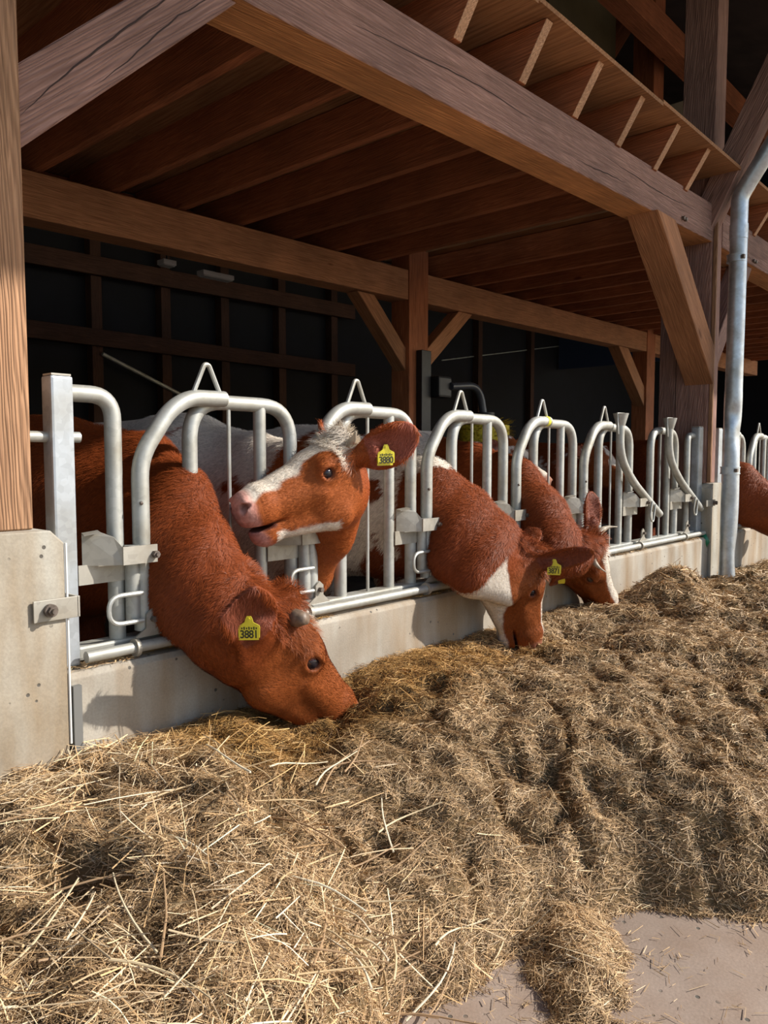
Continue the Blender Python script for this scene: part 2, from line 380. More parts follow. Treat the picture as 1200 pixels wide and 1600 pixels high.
# braces: plumb cut against the post (A), level cut under the beam (B)
def brace(A, B, w_, h, m, label):
    A, B = V(*A), V(*B); d = unit(B-A); u = unit(V(0, 0, 1)-d*d[2])
    ca, cb = -u[0]/d[0]*h/2, -u[2]/d[2]*h/2
    return tlab(timber('knee_brace', A, B, w_, h, m, cut={0: -ca, 1: -ca, 2: ca, 3: ca, 4: -cb, 5: -cb, 6: cb, 7: cb}), label, 'brace')
big = brace((.879, 2.085, 2.02), (1.455, 2.085, 2.556), .16, .15, W_GREY, 'big grey cracked brace rising from the left post to the front beam')
brace((5.698, 2.05, 1.80), (4.80, 2.05, 2.642), .20, .19, W_BEAM, 'warm brown brace under the right end of the long front beam')
brace((5.902, 2.085, 1.86), (6.60, 2.085, 2.665), .14, .14, W_GREY, 'brace just right of the metal downpipe')
brace((5.558, 4.76, 2.06), (5.02, 4.76, 2.585), .14, .15, W_BEAM, 'brace left of the middle inner post')
brace((5.842, 4.76, 2.06), (6.50, 4.76, 2.612), .14, .15, W_BEAM, 'brace right of the middle inner post')
brace((10.888, 4.76, 2.00), (10.15, 4.76, 2.655), .16, .2, W_BEAM, 'brace on the left side of the far inner post')
tlab(timber('eave_brace', (5.74, 2.10, 2.72), (5.74, 1.20, 4.55), .15, .17, W_GREY, up=(0, 1, 0)), 'steep roof brace at the top right behind the sloping pipe', 'brace')
M_CRACK = simple('crack_shadow_gap', (.05, .03, .025), .95)
def crack(par, y, pts, r=.003):
    n = 26; xs = np.linspace(pts[0][0], pts[-1][0], n); zs = np.interp(xs, [p[0] for p in pts], [p[1] for p in pts])
    zs = zs+.002*np.sin(xs*17)+.0012*np.sin(xs*61+1); rs = r*np.sin(np.linspace(.05, 3.09, n))+.0004
    o = MB().tube([(x, y, z) for x, z in zip(xs, zs)], list(rs), 6).build('crack', M_CRACK); o.parent = par
crack(big, -.0795, [(-.02, -.02), (.25, .012), (.5, .02), (.80, .045)], .0028)
crack(big, -.0795, [(.22, -.05), (.4, -.045), (.62, -.02), (.85, -.03)], .0020)
crack(fb, -.0995, [(3.2, -.02), (4.0, .02), (4.6, .0)], .0026)
crack(fb, -.0995, [(5.2, .03), (6.0, .0), (6.6, .02)], .0026)
crack(fb, -.0995, [(4.9, -.07), (5.5, -.05)], .003)
# loft deck: plywood panels on joists
def deck(x0, x1, z0, z1, jx, nm, d0):
    root = MB().box((x0, 1.83, 0), (x1, 1.84, .01))
    dk = empty(nm, ((x0+x1)/2, 3.3, z0), kind='structure')
    f = lambda x: z0+(z1-z0)*(x-x0)/(x1-x0)
    npan = max(1, round((x1-x0)/1.25)); wx = (x1-x0)/npan
    for i in range(npan):
        a, b = x0+i*wx, x0+(i+1)*wx-.003
        for y0, y1 in ((1.80, 4.29), (4.293, 5.3)):
            timber('plywood_panel', ((a+b)/2, y0, (f(a)+f(b))/2+.02), ((a+b)/2, y1, (f(a)+f(b))/2+.02), b-a, .022, W_PLY, dk, bevel=0)
    for x in jx:
        zt = f(x)+.008; h = .225
        timber('joist', (x, 1.975, zt-h/2), (x, 5.25, zt-h/2), .055, h, W_JOIST, dk, bevel=.002, cut={2: -.14, 3: -.14}, endm=W_END)
    return dk
deck(-1.0, 5.68, 3.035, 3.105, [3.665+.5*k for k in range(-9, 4)], 'ceiling', 0)
deck(5.95, 16.2, 3.105, 3.19, [6.1+.5*k for k in range(20)], 'ceiling', 1)
tlab(timber('rim_joist', (-1, 5.3, 2.93), (16, 5.3, 3.08), .06, .22, W_JOIST), 'rim joist closing the loft floor above the back beam', 'joist')

# loft and roof timbers seen above the deck
tlab(timber('roof_post', (8.5, 3.70, 3.2), (8.5, 3.70, 7.0), .26, .24, W_JOIST, up=(0, 1, 0)), 'dark upright roof timber above the loft edge, left of the tall post')
tlab(timber('roof_brace', (8.5, 4.75, 5.15), (8.5, 3.80, 6.3), .22, .24, W_JOIST, up=(0, 0, 1)), 'dark slanting roof timber at the top above the loft edge', 'brace')
tlab(timber('roof_brace', (8.3, 4.9, 5.1), (8.3, 6.6, 6.6), .2, .24, W_JOIST, up=(0, 0, 1)), 'roof timber sloping the other way at the top above the loft edge', 'brace')
tlab(timber('purlin', (5.8, 3.3, 5.35), (16, 3.3, 5.4), .2, .24, W_JOIST), 'dark purlin crossing under the roof at the top right corner', 'beam')
o = timber('loft_panel', (8.9, 3.52, 3.22), (8.9, 3.52, 5.12), .03, .45, M_PANEL, up=(0, 1, 0)); tag(o, 'pale board leaning in the loft beside the tall post', 'board')
o = MB().box((6.9, 4.02, 5.52), (8.35, 4.05, 6.35)).build('roof_panel', simple('dull_board', (.20, .17, .09), .8, 0, .15, 3)); tag(o, 'large dull yellowish panel high under the roof', 'board')
tlab(timber('gable_stud', (13, 3.0, 3.2), (13, 3.0, 7), .2, .2, W_JOIST, up=(0, 1, 0)), 'far dark roof post in the upper right', 'post')
o = MB().box((16.3, 2.2, 3.2), (16.4, 9.1, 7.8)).build('wall_gable', simple('loft_back_membrane', (.02, .035, .08), .8)); tag(o, kind='structure')

# small lamps below the back beam
for p, l in (((3.62, 5.6, 2.74), 'small white lamp box under the loft, left one'), ((4.1, 5.6, 2.72), 'wide white lamp box under the loft, right one')):
    w_ = .06 if p[0] < 4 else .16
    t = empty('ceiling_lamp', p, l, 'lamp'); MB().box((p[0]-w_, p[1]-.05, p[2]-.03), (p[0]+w_, p[1]+.05, p[2]+.01)).build('housing', simple('lamp_white', (.6, .6, .58), .5), t, bevel=.006)
    MB().box((p[0]-w_+.01, p[1]-.04, p[2]-.038), (p[0]+w_-.01, p[1]+.04, p[2]-.031)).build('cover', simple('lamp_cover', (.5, .5, .48), .3), t)
    MB().cyl((p[0], p[1], p[2]), (p[0], p[1], 3.06), .008).build('hanger', M_BLACK, t)
# steel rods deep in the barn
o = MB().cyl(PY(160, 553, 8.99), PY(285, 618, 8.99), .025).build('tension_rod', M_GALV); tag(o, 'sloping grey steel tube in the dark rear left of the barn', 'rod')
o = MB().cyl(PY(690, 563, 9.13), PY(905, 537, 9.13), .012).build('tension_rod', M_GALV); tag(o, 'thin pale rod running below the back beam right of the middle post', 'rod')

# cow brush on the middle inner post
br = empty('cow_brush', (6.2, 4.5, 1.0), 'rotating yellow cow brush on a black bent arm beside the middle inner post', 'brush')
MB().box((5.66, 4.58, 1.15), (5.80, 4.65, 2.15)).build('rail', M_BLACK, br, bevel=.006)
MB().box((5.82, 4.50, 1.72), (6.02, 4.64, 1.92)).build('motor', M_BLACK, br, bevel=.02)
MB().tube(fillet([(6.0, 4.5, 1.83), (6.45, 4.48, 1.87), (6.5, 4.45, 1.50)], .25, 8), .038, 12).build('arm', simple('dark_hose', (.05, .055, .07), .35), br, smooth='auto')
MB().cyl((6.5, 4.45, 1.50), (6.5, 4.45, 1.60), .10, 20).build('hub', M_BLACK, br, smooth='auto')
def bristles():
    mb = MB()
    for k in range(1100):
        a = random.random()*2*math.pi; z = 1.0+.47*random.random(); r = .27+random.random()*.05; dz = random.uniform(-.01, .05)+(.05 if z > 1.42 else 0)
        c = V(6.5, 4.45, z); d = V(math.cos(a), math.sin(a), 0); q = V(-d[1], d[0], 0)*.012; up = V(0, 0, .004)
        mb.add([c+d*.03-q*.3, c+d*.03+q*.3, c+d*r+q+V(0, 0, dz), c+d*r-q+V(0, 0, dz)], [(0, 1, 2, 3)])
    mb.cyl((6.5, 4.45, 1.0), (6.5, 4.45, 1.47), .25, 28)
    o = mb.build('bristles', M_YBR, br)
    return o
bristles()
MB().box((5.60, 4.56, 1.22), (5.84, 4.60, 1.40)).build('mounting_plate', simple('dull_plate', (.38, .34, .33), .6), br)

# ================================================================== FEEDING FENCE
FY = 2.045
def fence_bay(root, xl, xr, post_l, post_r, open_units=(), yellow=-1):
    """xr: list of right leg positions of every neck frame; xl: position of the half frame at the left end."""
    zt = 1.325; zb = .625
    def P_(n, mb, m, parent=root, smooth='auto', **k): return mb.build(n, m, parent, smooth=smooth, **k)
    for (a, b) in (post_l, post_r):
        P_('square_post', MB().box((a, FY-.045, .585), (b, FY+.012, 1.365)), M_POST, smooth=False, bevel=.007)
        P_('cap', MB().box((a+.004, FY-.041, 1.366), (b-.004, FY+.008, 1.371)), M_PLATE, smooth=False)
    P_('half_frame', MB().tube(fillet([(post_l[1]-.005, FY, zt), (xl, FY, zt), (xl, FY, zb)], .13, 9), .024), M_GALV)
    xe = post_r[0]-.10
    P_('half_frame', MB().tube(fillet([(post_r[0]+.005, FY, zt-.02), (xe, FY, zt-.02), (xe, FY, zb)], .09, 9), .022), M_GALV)
    # bottom rails
    P_('base_rail', MB().box((post_l[1], FY-.03, .592), (post_r[0], FY+.035, .632)), M_GALV, smooth=False, bevel=.008)
    P_('turning_pipe', MB().tube([(post_l[1]+.0, FY-.075, .612), (post_r[0]+.06, FY-.075, .612)], .016), M_GALV)
    prev = xl
    for k, x in enumerate(xr):
        left = x-.41
        P_('neck_frame', MB().tube(fillet([(left, FY, zb), (left, FY, zt), (x, FY, zt), (x, FY, zb)], .125, 9), .024), M_GALV)
        P_('upright_bar', MB().cyl((x-.135, FY, zb), (x-.135, FY, zt), .0215), M_GALV)
        P_('guide_rod', MB().cyl((x-.265, FY-.005, zb), (x-.265, FY-.005, zt), .0065, 8), M_GALV)
    legs = [xl]+list(xr)
    for k, x in enumerate(legs):
        xs = x+.062; Ys = FY-.035
        if k < len(xr) or k in open_units:
            if k not in open_units:
                a = P_('locking_arm', MB().tube(fillet([(xs, Ys, .65), (xs, Ys, 1.15), (xs+.10, Ys, 1.29), (xs+.17, Ys, zt+.006), (xs+.30, Ys, zt+.008)], [.06, .05, .05], 5), .025), M_GALV)
                hx = xs+.235
                P_('release_handle', MB().tube(fillet([(hx-.05, Ys, zt+.02), (hx-.008, Ys, 1.435), (hx+.008, Ys, 1.435), (hx+.05, Ys, zt+.02)], .012, 4), .0075, 8), M_GALV, a)
                if k == yellow: P_('marking_tape', MB().cyl((xs+.262, Ys, zt+.008), (xs+.285, Ys, zt+.008), .0262), simple('yellow_tape', (.75, .70, .05), .4), a)
                # sleeve and pin hole
                P_('sleeve', MB().cyl((xs-.03, Ys, .68), (xs-.03, Ys, .90), .022), M_GALV, a)
                P_('pin', MB().ball((xs-.012, Ys-.024, 1.02), .006, 8), M_BOLT, a)
            else:
                q = [(xs-.33, Ys-.03, 1.385), (xs-.335, Ys-.03, 1.16), (xs-.17, Ys-.035, 1.01), (xs+.24, Ys-.04, .79)]
                a = P_('locking_arm', MB().tube(fillet(q, [.25, .12], 7), .024), M_GALV)
                f0 = V(*q[0])
                P_('funnel', MB().tube([f0-(0, 0, .05), f0+(0, 0, .02)], [.025, .045], 16, cap=False), M_GALV, a)
                P_('release_handle', MB().tube([f0+V(.045, 0, .02), f0+V(-.045, 0, .02), f0+V(-.03, 0, -.10)], .006, 8), M_GALV, a)
                P_('stop_hook', MB().tube(fillet([(xs+.05, Ys-.07, .88), (xs+.02, Ys-.07, .78), (xs+.07, Ys-.07, .745), (xs+.10, Ys-.07, .86)], .03, 5), .006, 8), M_GALV, a)
        # latch bracket : folded plate from the frame leg round the arm
        bx = x-.055; bz = .885
        pts = [(bx-.03, FY-.02), (bx+.01, FY-.06), (bx+.035, FY-.085), (x+.005, FY-.088), (x+.01, FY-.088)]
        top = [V(bx-.055, FY-.018, bz+.055), V(bx-.02, FY-.040, bz+.062), V(bx+.012, FY-.067, bz+.045), V(bx+.03, FY-.085, bz+.015), V(bx+.03, FY-.085, bz-.033), V(bx-.055, FY-.018, bz-.033)]
        br_ = P_('latch_bracket', MB().prism(top, 0, (.004, .006, 0)).prism([V(bx-.055, FY-.018, bz+.055), V(bx-.02, FY-.040, bz+.062), V(bx-.03, FY-.072, bz+.060), V(bx-.065, FY-.050, bz+.052)], 0, (0, 0, .004)).box((bx+.028, FY-.09, bz-.033), (xs+.018, FY-.084, bz+.018)), M_PLATE, smooth=False)
        P_('bolt', MB().cyl((xs+.008, FY-.105, bz-.01), (xs+.008, FY-.08, bz-.01), .011, 6).cyl((xs+.008, FY-.112, bz-.01), (xs+.008, FY-.10, bz-.01), .006, 8), M_BOLT, br_, smooth=False)
        P_('back_plate', MB().box((bx-.07, FY-.026, bz-.085), (xs+.015, FY-.022, bz-.03)), M_PLATE, smooth=False)
        if k not in open_units:
            P_('stop_hook', MB().tube(fillet([(xs-.02, FY-.07, .765), (xs-.125, FY-.07, .765), (xs-.125, FY-.07, .685), (xs-.02, FY-.07, .685)], .04, 6), .0068, 8), M_GALV)
        pv = P_('pivot_bracket', MB().prism([V(xs-.05, FY-.07, .635), V(xs-.01, FY-.07, .66), V(xs-.008, FY-.07, .70), V(xs+.01, FY-.07, .715), V(xs+.028, FY-.07, .70), V(xs+.028, FY-.07, .665), V(xs+.06, FY-.07, .637)], 0, (0, .007, 0)), M_PLATE, smooth=False)
        P_('bolt', MB().cyl((xs+.01, FY-.085, .685), (xs+.01, FY-.06, .685), .009, 6), M_BOLT, pv, smooth=False)
        P_('collar', MB().tube([(xs-.055, FY-.075, .612), (xs-.043, FY-.075, .612)], .026, 16), M_PLATE, smooth='auto')
XR1 = [1.80, 2.455, 3.145, 3.83, 4.545, 5.27]
f1 = empty('feeding_fence', (3.3, FY, .58), 'galvanised self-locking feeding fence across the first bay, five cattle behind it', 'fence')
fence_bay(f1, 1.135, XR1, (.939, 1.000), (5.59, 5.675), open_units=(5, 6), yellow=3)
pipe = MB().tube([(.55, FY-.01, 1.205), (1.03, FY-.01, 1.205)], .015).build('wall_pipe', M_GALV, f1, smooth='auto')
XR2 = [6.70+.70*k for k in range(6)]
f2 = empty('feeding_fence', (8.5, FY, .58), 'second galvanised feeding fence to the right of the metal downpipe', 'fence')
fence_bay(f2, 6.10, XR2, (6.0, 6.08), (10.9, 10.98))
# anchor plate bolted on the left pillar
an = empty('anchor_plate', (.92, 1.935, .76), 'bolted steel strap holding the square fence post to the left pillar', 'bracket')
MB().box((.845, 1.928, .735), (.962, 1.934, .79)).box((.958, 1.928, .735), (.966, 2.0, .79)).build('plate', M_PLATE, an, bevel=.0012)
MB().cyl((.885, 1.915, .763), (.885, 1.928, .763), .017, 16).cyl((.885, 1.905, .763), (.885, 1.916, .763), .012, 6).cyl((.885, 1.895, .763), (.885, 1.906, .763), .007, 10).build('bolt', M_BOLT, an)
an = empty('anchor_plate', (5.64, 1.96, .84), 'small bolted strap between right fence post and grey pillar', 'bracket')
MB().box((5.56, 1.925, .805), (5.74, 1.931, .85)).build('plate', M_PLATE, an, bevel=.0012)
MB().cyl((5.70, 1.90, .828), (5.70, 1.925, .828), .014, 8).build('bolt', M_BOLT, an)
o = MB().tube([(5.64, FY-.075, .60), (5.66, FY-.085, .545), (5.665, FY-.085, .51)], [.02, .03, .012], 12).build('plastic_cap', M_GREEN, smooth=True); tag(o, 'green plastic plug hanging at the right end of the turning pipe', 'plug')

# downpipe
dp = empty('downpipe', (5.74, 1.83, .0), 'tall dented zinc downpipe in front of the right post', 'pipe')
def dented():
    pts = []; rs = []
    n = 70; mb = MB(); seg = 28; vs = []; fs = []
    for i in range(n+1):
        z = .05+(2.68-.05)*i/n; cx = 5.735+.03*math.sin(z*1.1)*.3; cy = 1.832-.004*z
        for k in range(seg):
            a = 2*math.pi*k/seg; r = .058
            nx, ny = math.cos(a), math.sin(a)
            d = .020*math.exp(-((z-1.45)/.05)**2)*max(0, math.cos(a-math.radians(215)))**2
            d += .016*math.exp(-((z-1.30)/.09)**2)*max(0, math.cos(a-math.radians(260)))**2
            d += .012*math.exp(-((z-.45)/.12)**2)*max(0, math.cos(a-math.radians(300)))**2
            d += .004*(math.sin(z*9+a*2)*.5)*(1 if z < 1.6 else .15)
            vs.append((cx+nx*(r-d), cy+ny*(r-d), z))
    for i in range(n):
        for k in range(seg): fs.append((i*seg+k, i*seg+(k+1) % seg, (i+1)*seg+(k+1) % seg, (i+1)*seg+k))
    mb.add(vs, fs).build('pipe', M_PIPE, dp, smooth=True)
dented()
for z in (2.53, 1.06):
    c = MB().cyl((5.735, 1.83, z-.025), (5.735, 1.83, z+.025), .064, 28).tube([(5.735, 1.83, z+.018), (5.735, 1.83, z+.026)], .067, 28).tube([(5.735, 1.83, z-.026), (5.735, 1.83, z-.018)], .067, 28).build('clamp', M_PIPE, dp, smooth='auto')
    MB().box((5.68, 1.765, z-.012), (5.71, 1.782, z+.012)).build('screw', M_BOLT, c)
MB().tube(fillet([(5.735, 1.822, 2.66), (5.735, 1.822, 2.95), (5.735, 1.0, 4.20)], .05, 5), .057, 24).build('upper_pipe', M_PIPE, dp, smooth='auto')
MB().cyl((5.735, 1.822, 2.66), (5.735, 1.822, 2.76), .061, 24).build('socket', M_PIPE, dp, smooth='auto')
gt = MB().tube([(-7, EY-.06, EZ-.02), (23, EY-.06, EZ-.02)], .075, 14).build('roof_gutter', M_PIPE, smooth='auto'); tag(gt, 'zinc gutter along the roof eave above the picture', 'gutter')
# bolts on timbers
def bolt_pair(pts, label, ax=(0, -1, 0), r=.013):
    t = empty('timber_bolts', pts[0], label, 'bolts')
    for p in pts: MB().cyl(p, np.asarray(p)+np.asarray(ax)*.018, r, 6).build('bolt', M_BOLT, t)
bolt_pair([V(.80, 1.987, 1.99), V(.79, 1.987, 1.90)], 'two dark bolt heads on the left post beside the big brace', r=.014)
bolt_pair([V(5.13, 1.984, 2.70), V(5.17, 1.984, 2.70)], 'two black bolt heads on the front beam above the warm brown brace')
bolt_pair([V(6.6, 1.984, 2.70), V(6.65, 1.984, 2.70)], 'two black bolt heads on the beam right of the downpipe')
bolt_pair([V(5.559, 4.72, 2.78), V(5.559, 4.82, 2.78), V(5.559, 4.72, 2.68), V(5.559, 4.82, 2.68)], 'four small bolt heads at the top of the middle inner post', ax=(-1, 0, 0), r=.011)

# ================================================================== CATTLE
def ELL(P, c, r):
    q = P-np.array(c, np.float32); r = np.array(r, np.float32)
    k0 = np.sqrt(((q/r)**2).sum(1)); k1 = np.sqrt(((q/(r*r))**2).sum(1))+1e-9
    return k0*(k0-1)/k1
def CAP(P, a, b, ra, rb):
    a = np.array(a, np.float32); d = np.array(b, np.float32)-a; q = P-a
    t = np.clip(q@d/max(float(d@d), 1e-9), 0, 1)
    return np.sqrt(((q-t[:, None]*d)**2).sum(1)) - (ra+t*(rb-ra))
def SM(a, b, k):
    h = np.maximum(k-np.abs(a-b), 0)/k; return np.minimum(a, b)-h*h*k*.25
def SUB(a, b, k): return -SM(-a, b, k)      # a minus b
EYEC = V(.137, .070, -.058)

def head_sdf(Q, ears, mouth=0.0, eb=(.012, .072, -.045)):
    """Q: points in head space (x to the muzzle, y to the animal's left, z dorsal), origin at the poll."""
    A = Q.copy(); A[:, 1] = np.abs(A[:, 1]); k = .03
    d = ELL(Q, (.05, 0, -.065), (.085, .080, .075))
    d = SM(d, ELL(Q, (.11, 0, -.052), (.11, .082, .048)), k)
    d = SM(d, ELL(Q, (-.008, 0, -.025), (.045, .058, .04)), k)
    d = SM(d, ELL(Q, (-.005, 0, .004), (.038, .044, .034)), .02)
    d = SM(d, ELL(A, (.118, .058, -.036), (.048, .030, .026)), .02)
    d = SM(d, CAP(Q, (.13, 0, -.068), (.37, 0, -.084), .062, .043), k)
    d = SM(d, CAP(A, (.17, .034, -.105), (.35, .022, -.105), .044, .034), k)
    d = SM(d, ELL(Q, (.392, 0, -.100), (.062, .063, .056)), .03)
    d = SM(d, ELL(Q, (.432, 0, -.090), (.032, .052, .040)), .02)
    d = SM(d, ELL(A, (.442, .036, -.080), (.018, .016, .020)), .012)
    low = CAP(A, (.10, .048, -.172-mouth*.1), (.34, .018, -.152-mouth), .036, .022)
    low = SM(low, ELL(Q, (.375, 0, -.155-mouth), (.054, .046, .032)), .02)
    d = SM(d, low, .022)
    d = SM(d, CAP(Q, (.14, 0, -.13), (.30, 0, -.128), .062, .04), k)
    d = SM(d, ELL(A, (.105, .054, -.12), (.09, .030, .078)), .03)
    d = SM(d, CAP(A, (.17, .068, -.098), (.30, .040, -.098), .012, .008), .025)      # facial crest
    d = SM(d, ELL(Q, (.03, 0, -.13), (.09, .062, .075)), .04)
    # eye bulge and lids
    d = SM(d, ELL(A, EYEC+V(0, .004, 0), (.038, .021, .031)), .014)
    d = SUB(d, ELL(A, EYEC+V(0, .024, .0), (.0235, .019, .0155)), .005)
    lid = ELL(A, EYEC+V(0, .015, .0185), (.028, .012, .006)); d = SM(d, lid, .006)
    # nostrils and mouth
    d = SUB(d, ELL(A, (.458, .036, -.082), (.023, .012, .014)), .006)
    d = SUB(d, ELL(A, (.446, .048, -.076), (.014, .010, .006)), .006)
    d = SUB(d, ELL(Q, (.418, 0, -.137-mouth*.5), (.062, .075, .0035+mouth*.45)), .008)
    d = SUB(d, ELL(A, (.352, .05, -.135-mouth*.3), (.035, .02, .003)), .006)
    for s, (dr, up, ln) in ears.items():
        dr = unit(dr); b = V(eb[0], eb[1]*s, eb[2]); w_ = unit(np.cross(dr, up)); n = np.cross(w_, dr)
        R_ = np.stack([dr, w_, n], 1).astype(np.float32)
        E = (Q-b.astype(np.float32))@R_; E[:, 2] += -3.0*E[:, 1]**2       # curl the sides forward
        d = SM(d, CAP(E, (0, 0, 0), (ln*.3, 0, 0), .024, .028), .02)
        e = ELL(E, (ln*.56, 0, 0), (ln*.50, .061, .014))
        e = SUB(e, ELL(E, (ln*.62, 0, .013), (ln*.41, .048, .014)), .006)
        d = SM(d, e, .016)
    return d

def grid_axis(lo, hi, flo, fhi, h, H):
    """spacing h inside [flo, fhi], growing to H outside"""
    a = list(np.arange(flo, fhi, h)); x, s = a[0], h; pre = []
    while x > lo: s = min(s*1.12, H); x -= s; pre.append(x)
    x, s = a[-1], h
    while x < hi: s = min(s*1.12, H); x += s; a.append(x)
    return np.array(pre[::-1]+a, np.float32)

def surface(sdf, ax, B=6):
    nx, ny, nz = [int(math.ceil(len(a)/B)*B) for a in ax]
    ax = [np.concatenate([a, a[-1]+(a[-1]-a[-2])*np.arange(1, n-len(a)+1)]).astype(np.float32) for a, n in zip(ax, (nx, ny, nz))]
    nb = (nx//B, ny//B, nz//B)
    ctr = []; half = []
    for a, n in zip(ax, nb):
        lo = a[::B]; hi = np.append(a[B::B], a[-1]+(a[-1]-a[-2])); ctr.append((lo+hi)/2); half.append((hi-lo)/2)
    C = np.stack(np.meshgrid(*ctr, indexing='ij'), -1).reshape(-1, 3).astype(np.float32)
    Hh = np.stack(np.meshgrid(*half, indexing='ij'), -1).reshape(-1, 3)
    R_ = np.sqrt((Hh**2).sum(1)); f = sdf(C)
    act = np.abs(f) < R_*1.7+.012
    F = np.repeat(np.repeat(np.repeat(np.where(f > 0, 1., -1.).reshape(nb), B, 0), B, 1), B, 2).astype(np.float32)
    ids = np.argwhere(act.reshape(nb))
    off = np.stack(np.meshgrid(*[np.arange(B)]*3, indexing='ij'), -1).reshape(-1, 3)
    I = (ids[:, None, :]*B+off[None]).reshape(-1, 3)
    P = np.stack([ax[0][I[:, 0]], ax[1][I[:, 1]], ax[2][I[:, 2]]], 1)
    vals = np.concatenate([sdf(P[i:i+300000]) for i in range(0, len(P), 300000)])
    F[I[:, 0], I[:, 1], I[:, 2]] = vals
    S = F < 0
    cs = S[:-1, :-1, :-1].astype(np.int8)
    for a, b, c in ((1,0,0),(0,1,0),(0,0,1),(1,1,0),(1,0,1),(0,1,1),(1,1,1)):
        cs = cs + S[a:nx-1+a, b:ny-1+b, c:nz-1+c]
    cell = np.argwhere((cs > 0) & (cs < 8)); idx = np.full((nx-1, ny-1, nz-1), -1, np.int32)
    idx[cell[:, 0], cell[:, 1], cell[:, 2]] = np.arange(len(cell))
    acc = np.zeros((len(cell), 3)); cnt = np.zeros(len(cell))
    cor = [(a, b, c) for a in (0, 1) for b in (0, 1) for c in (0, 1)]
    for i, p in enumerate(cor):
        for q in cor[i+1:]:
            if sum(abs(u-v) for u, v in zip(p, q)) != 1: continue
            ip = cell+np.array(p); iq = cell+np.array(q)
            fp = F[ip[:, 0], ip[:, 1], ip[:, 2]]; fq = F[iq[:, 0], iq[:, 1], iq[:, 2]]
            m = (fp < 0) != (fq < 0); t = np.where(m, fp/(fp-fq+1e-12), 0)[:, None]
            xp = np.stack([ax[j][ip[:, j]] for j in range(3)], 1); xq = np.stack([ax[j][iq[:, j]] for j in range(3)], 1)
            acc += np.where(m[:, None], xp+(xq-xp)*t, 0); cnt += m
    Vt = acc/cnt[:, None]
    fs = []
    for d_ in range(3):
        u, v = [(1, 2), (2, 0), (0, 1)][d_]
        sl0 = [slice(None)]*3; sl1 = [slice(None)]*3; sl0[d_] = slice(0, -1); sl1[d_] = slice(1, None)
        s0 = S[tuple(sl0)]; s1 = S[tuple(sl1)]
        e = np.argwhere(s0 != s1); e = e[(e[:, u] > 0) & (e[:, v] > 0) & (e[:, u] < S.shape[u]-1) & (e[:, v] < S.shape[v]-1)]
        def cid(du, dv):
            c = e.copy(); c[:, u] -= du; c[:, v] -= dv; return idx[c[:, 0], c[:, 1], c[:, 2]]
        q = np.stack([cid(1, 1), cid(0, 1), cid(0, 0), cid(1, 0)], 1)
        fl = ~s0[e[:, 0], e[:, 1], e[:, 2]]; q[fl] = q[fl][:, ::-1]; fs.append(q)
    Q = np.concatenate(fs); Q = Q[(Q >= 0).all(1)]
    return Vt, Q

def np_mesh(name, Vt, Q, org, mat_, parent=None, col=None, smooth=True):
    me = bpy.data.meshes.new(name); n, k = Q.shape
    me.vertices.add(len(Vt)); me.vertices.foreach_set('co', (Vt-org).astype(np.float32).ravel())
    me.loops.add(n*k); me.loops.foreach_set('vertex_index', Q.astype(np.int32).ravel())
    me.polygons.add(n); me.polygons.foreach_set('loop_start', (np.arange(n)*k).astype(np.int32)); me.polygons.foreach_set('loop_total', np.full(n, k, np.int32))
    me.update(calc_edges=True); me.validate()
    if smooth: me.polygons.foreach_set('use_smooth', np.ones(n, bool))
    me.materials.append(mat_)
    if col is not None:
        a = me.color_attributes.new('col', 'FLOAT_COLOR', 'POINT')
        a.data.foreach_set('color', np.concatenate([col, np.ones((len(col), 1))], 1).astype(np.float32).ravel())
    o = bpy.data.objects.new(name, me); COL.objects.link(o)
    if parent is not None: o.parent = parent
    return o

BROWN, LBRN = V(.190, .042, .010), V(.36, .110, .028)
WHITE, PINK = V(.66, .60, .52), V(.52, .26, .22)
def lerp(a, b, t): return a+(b-a)*t[:, None]

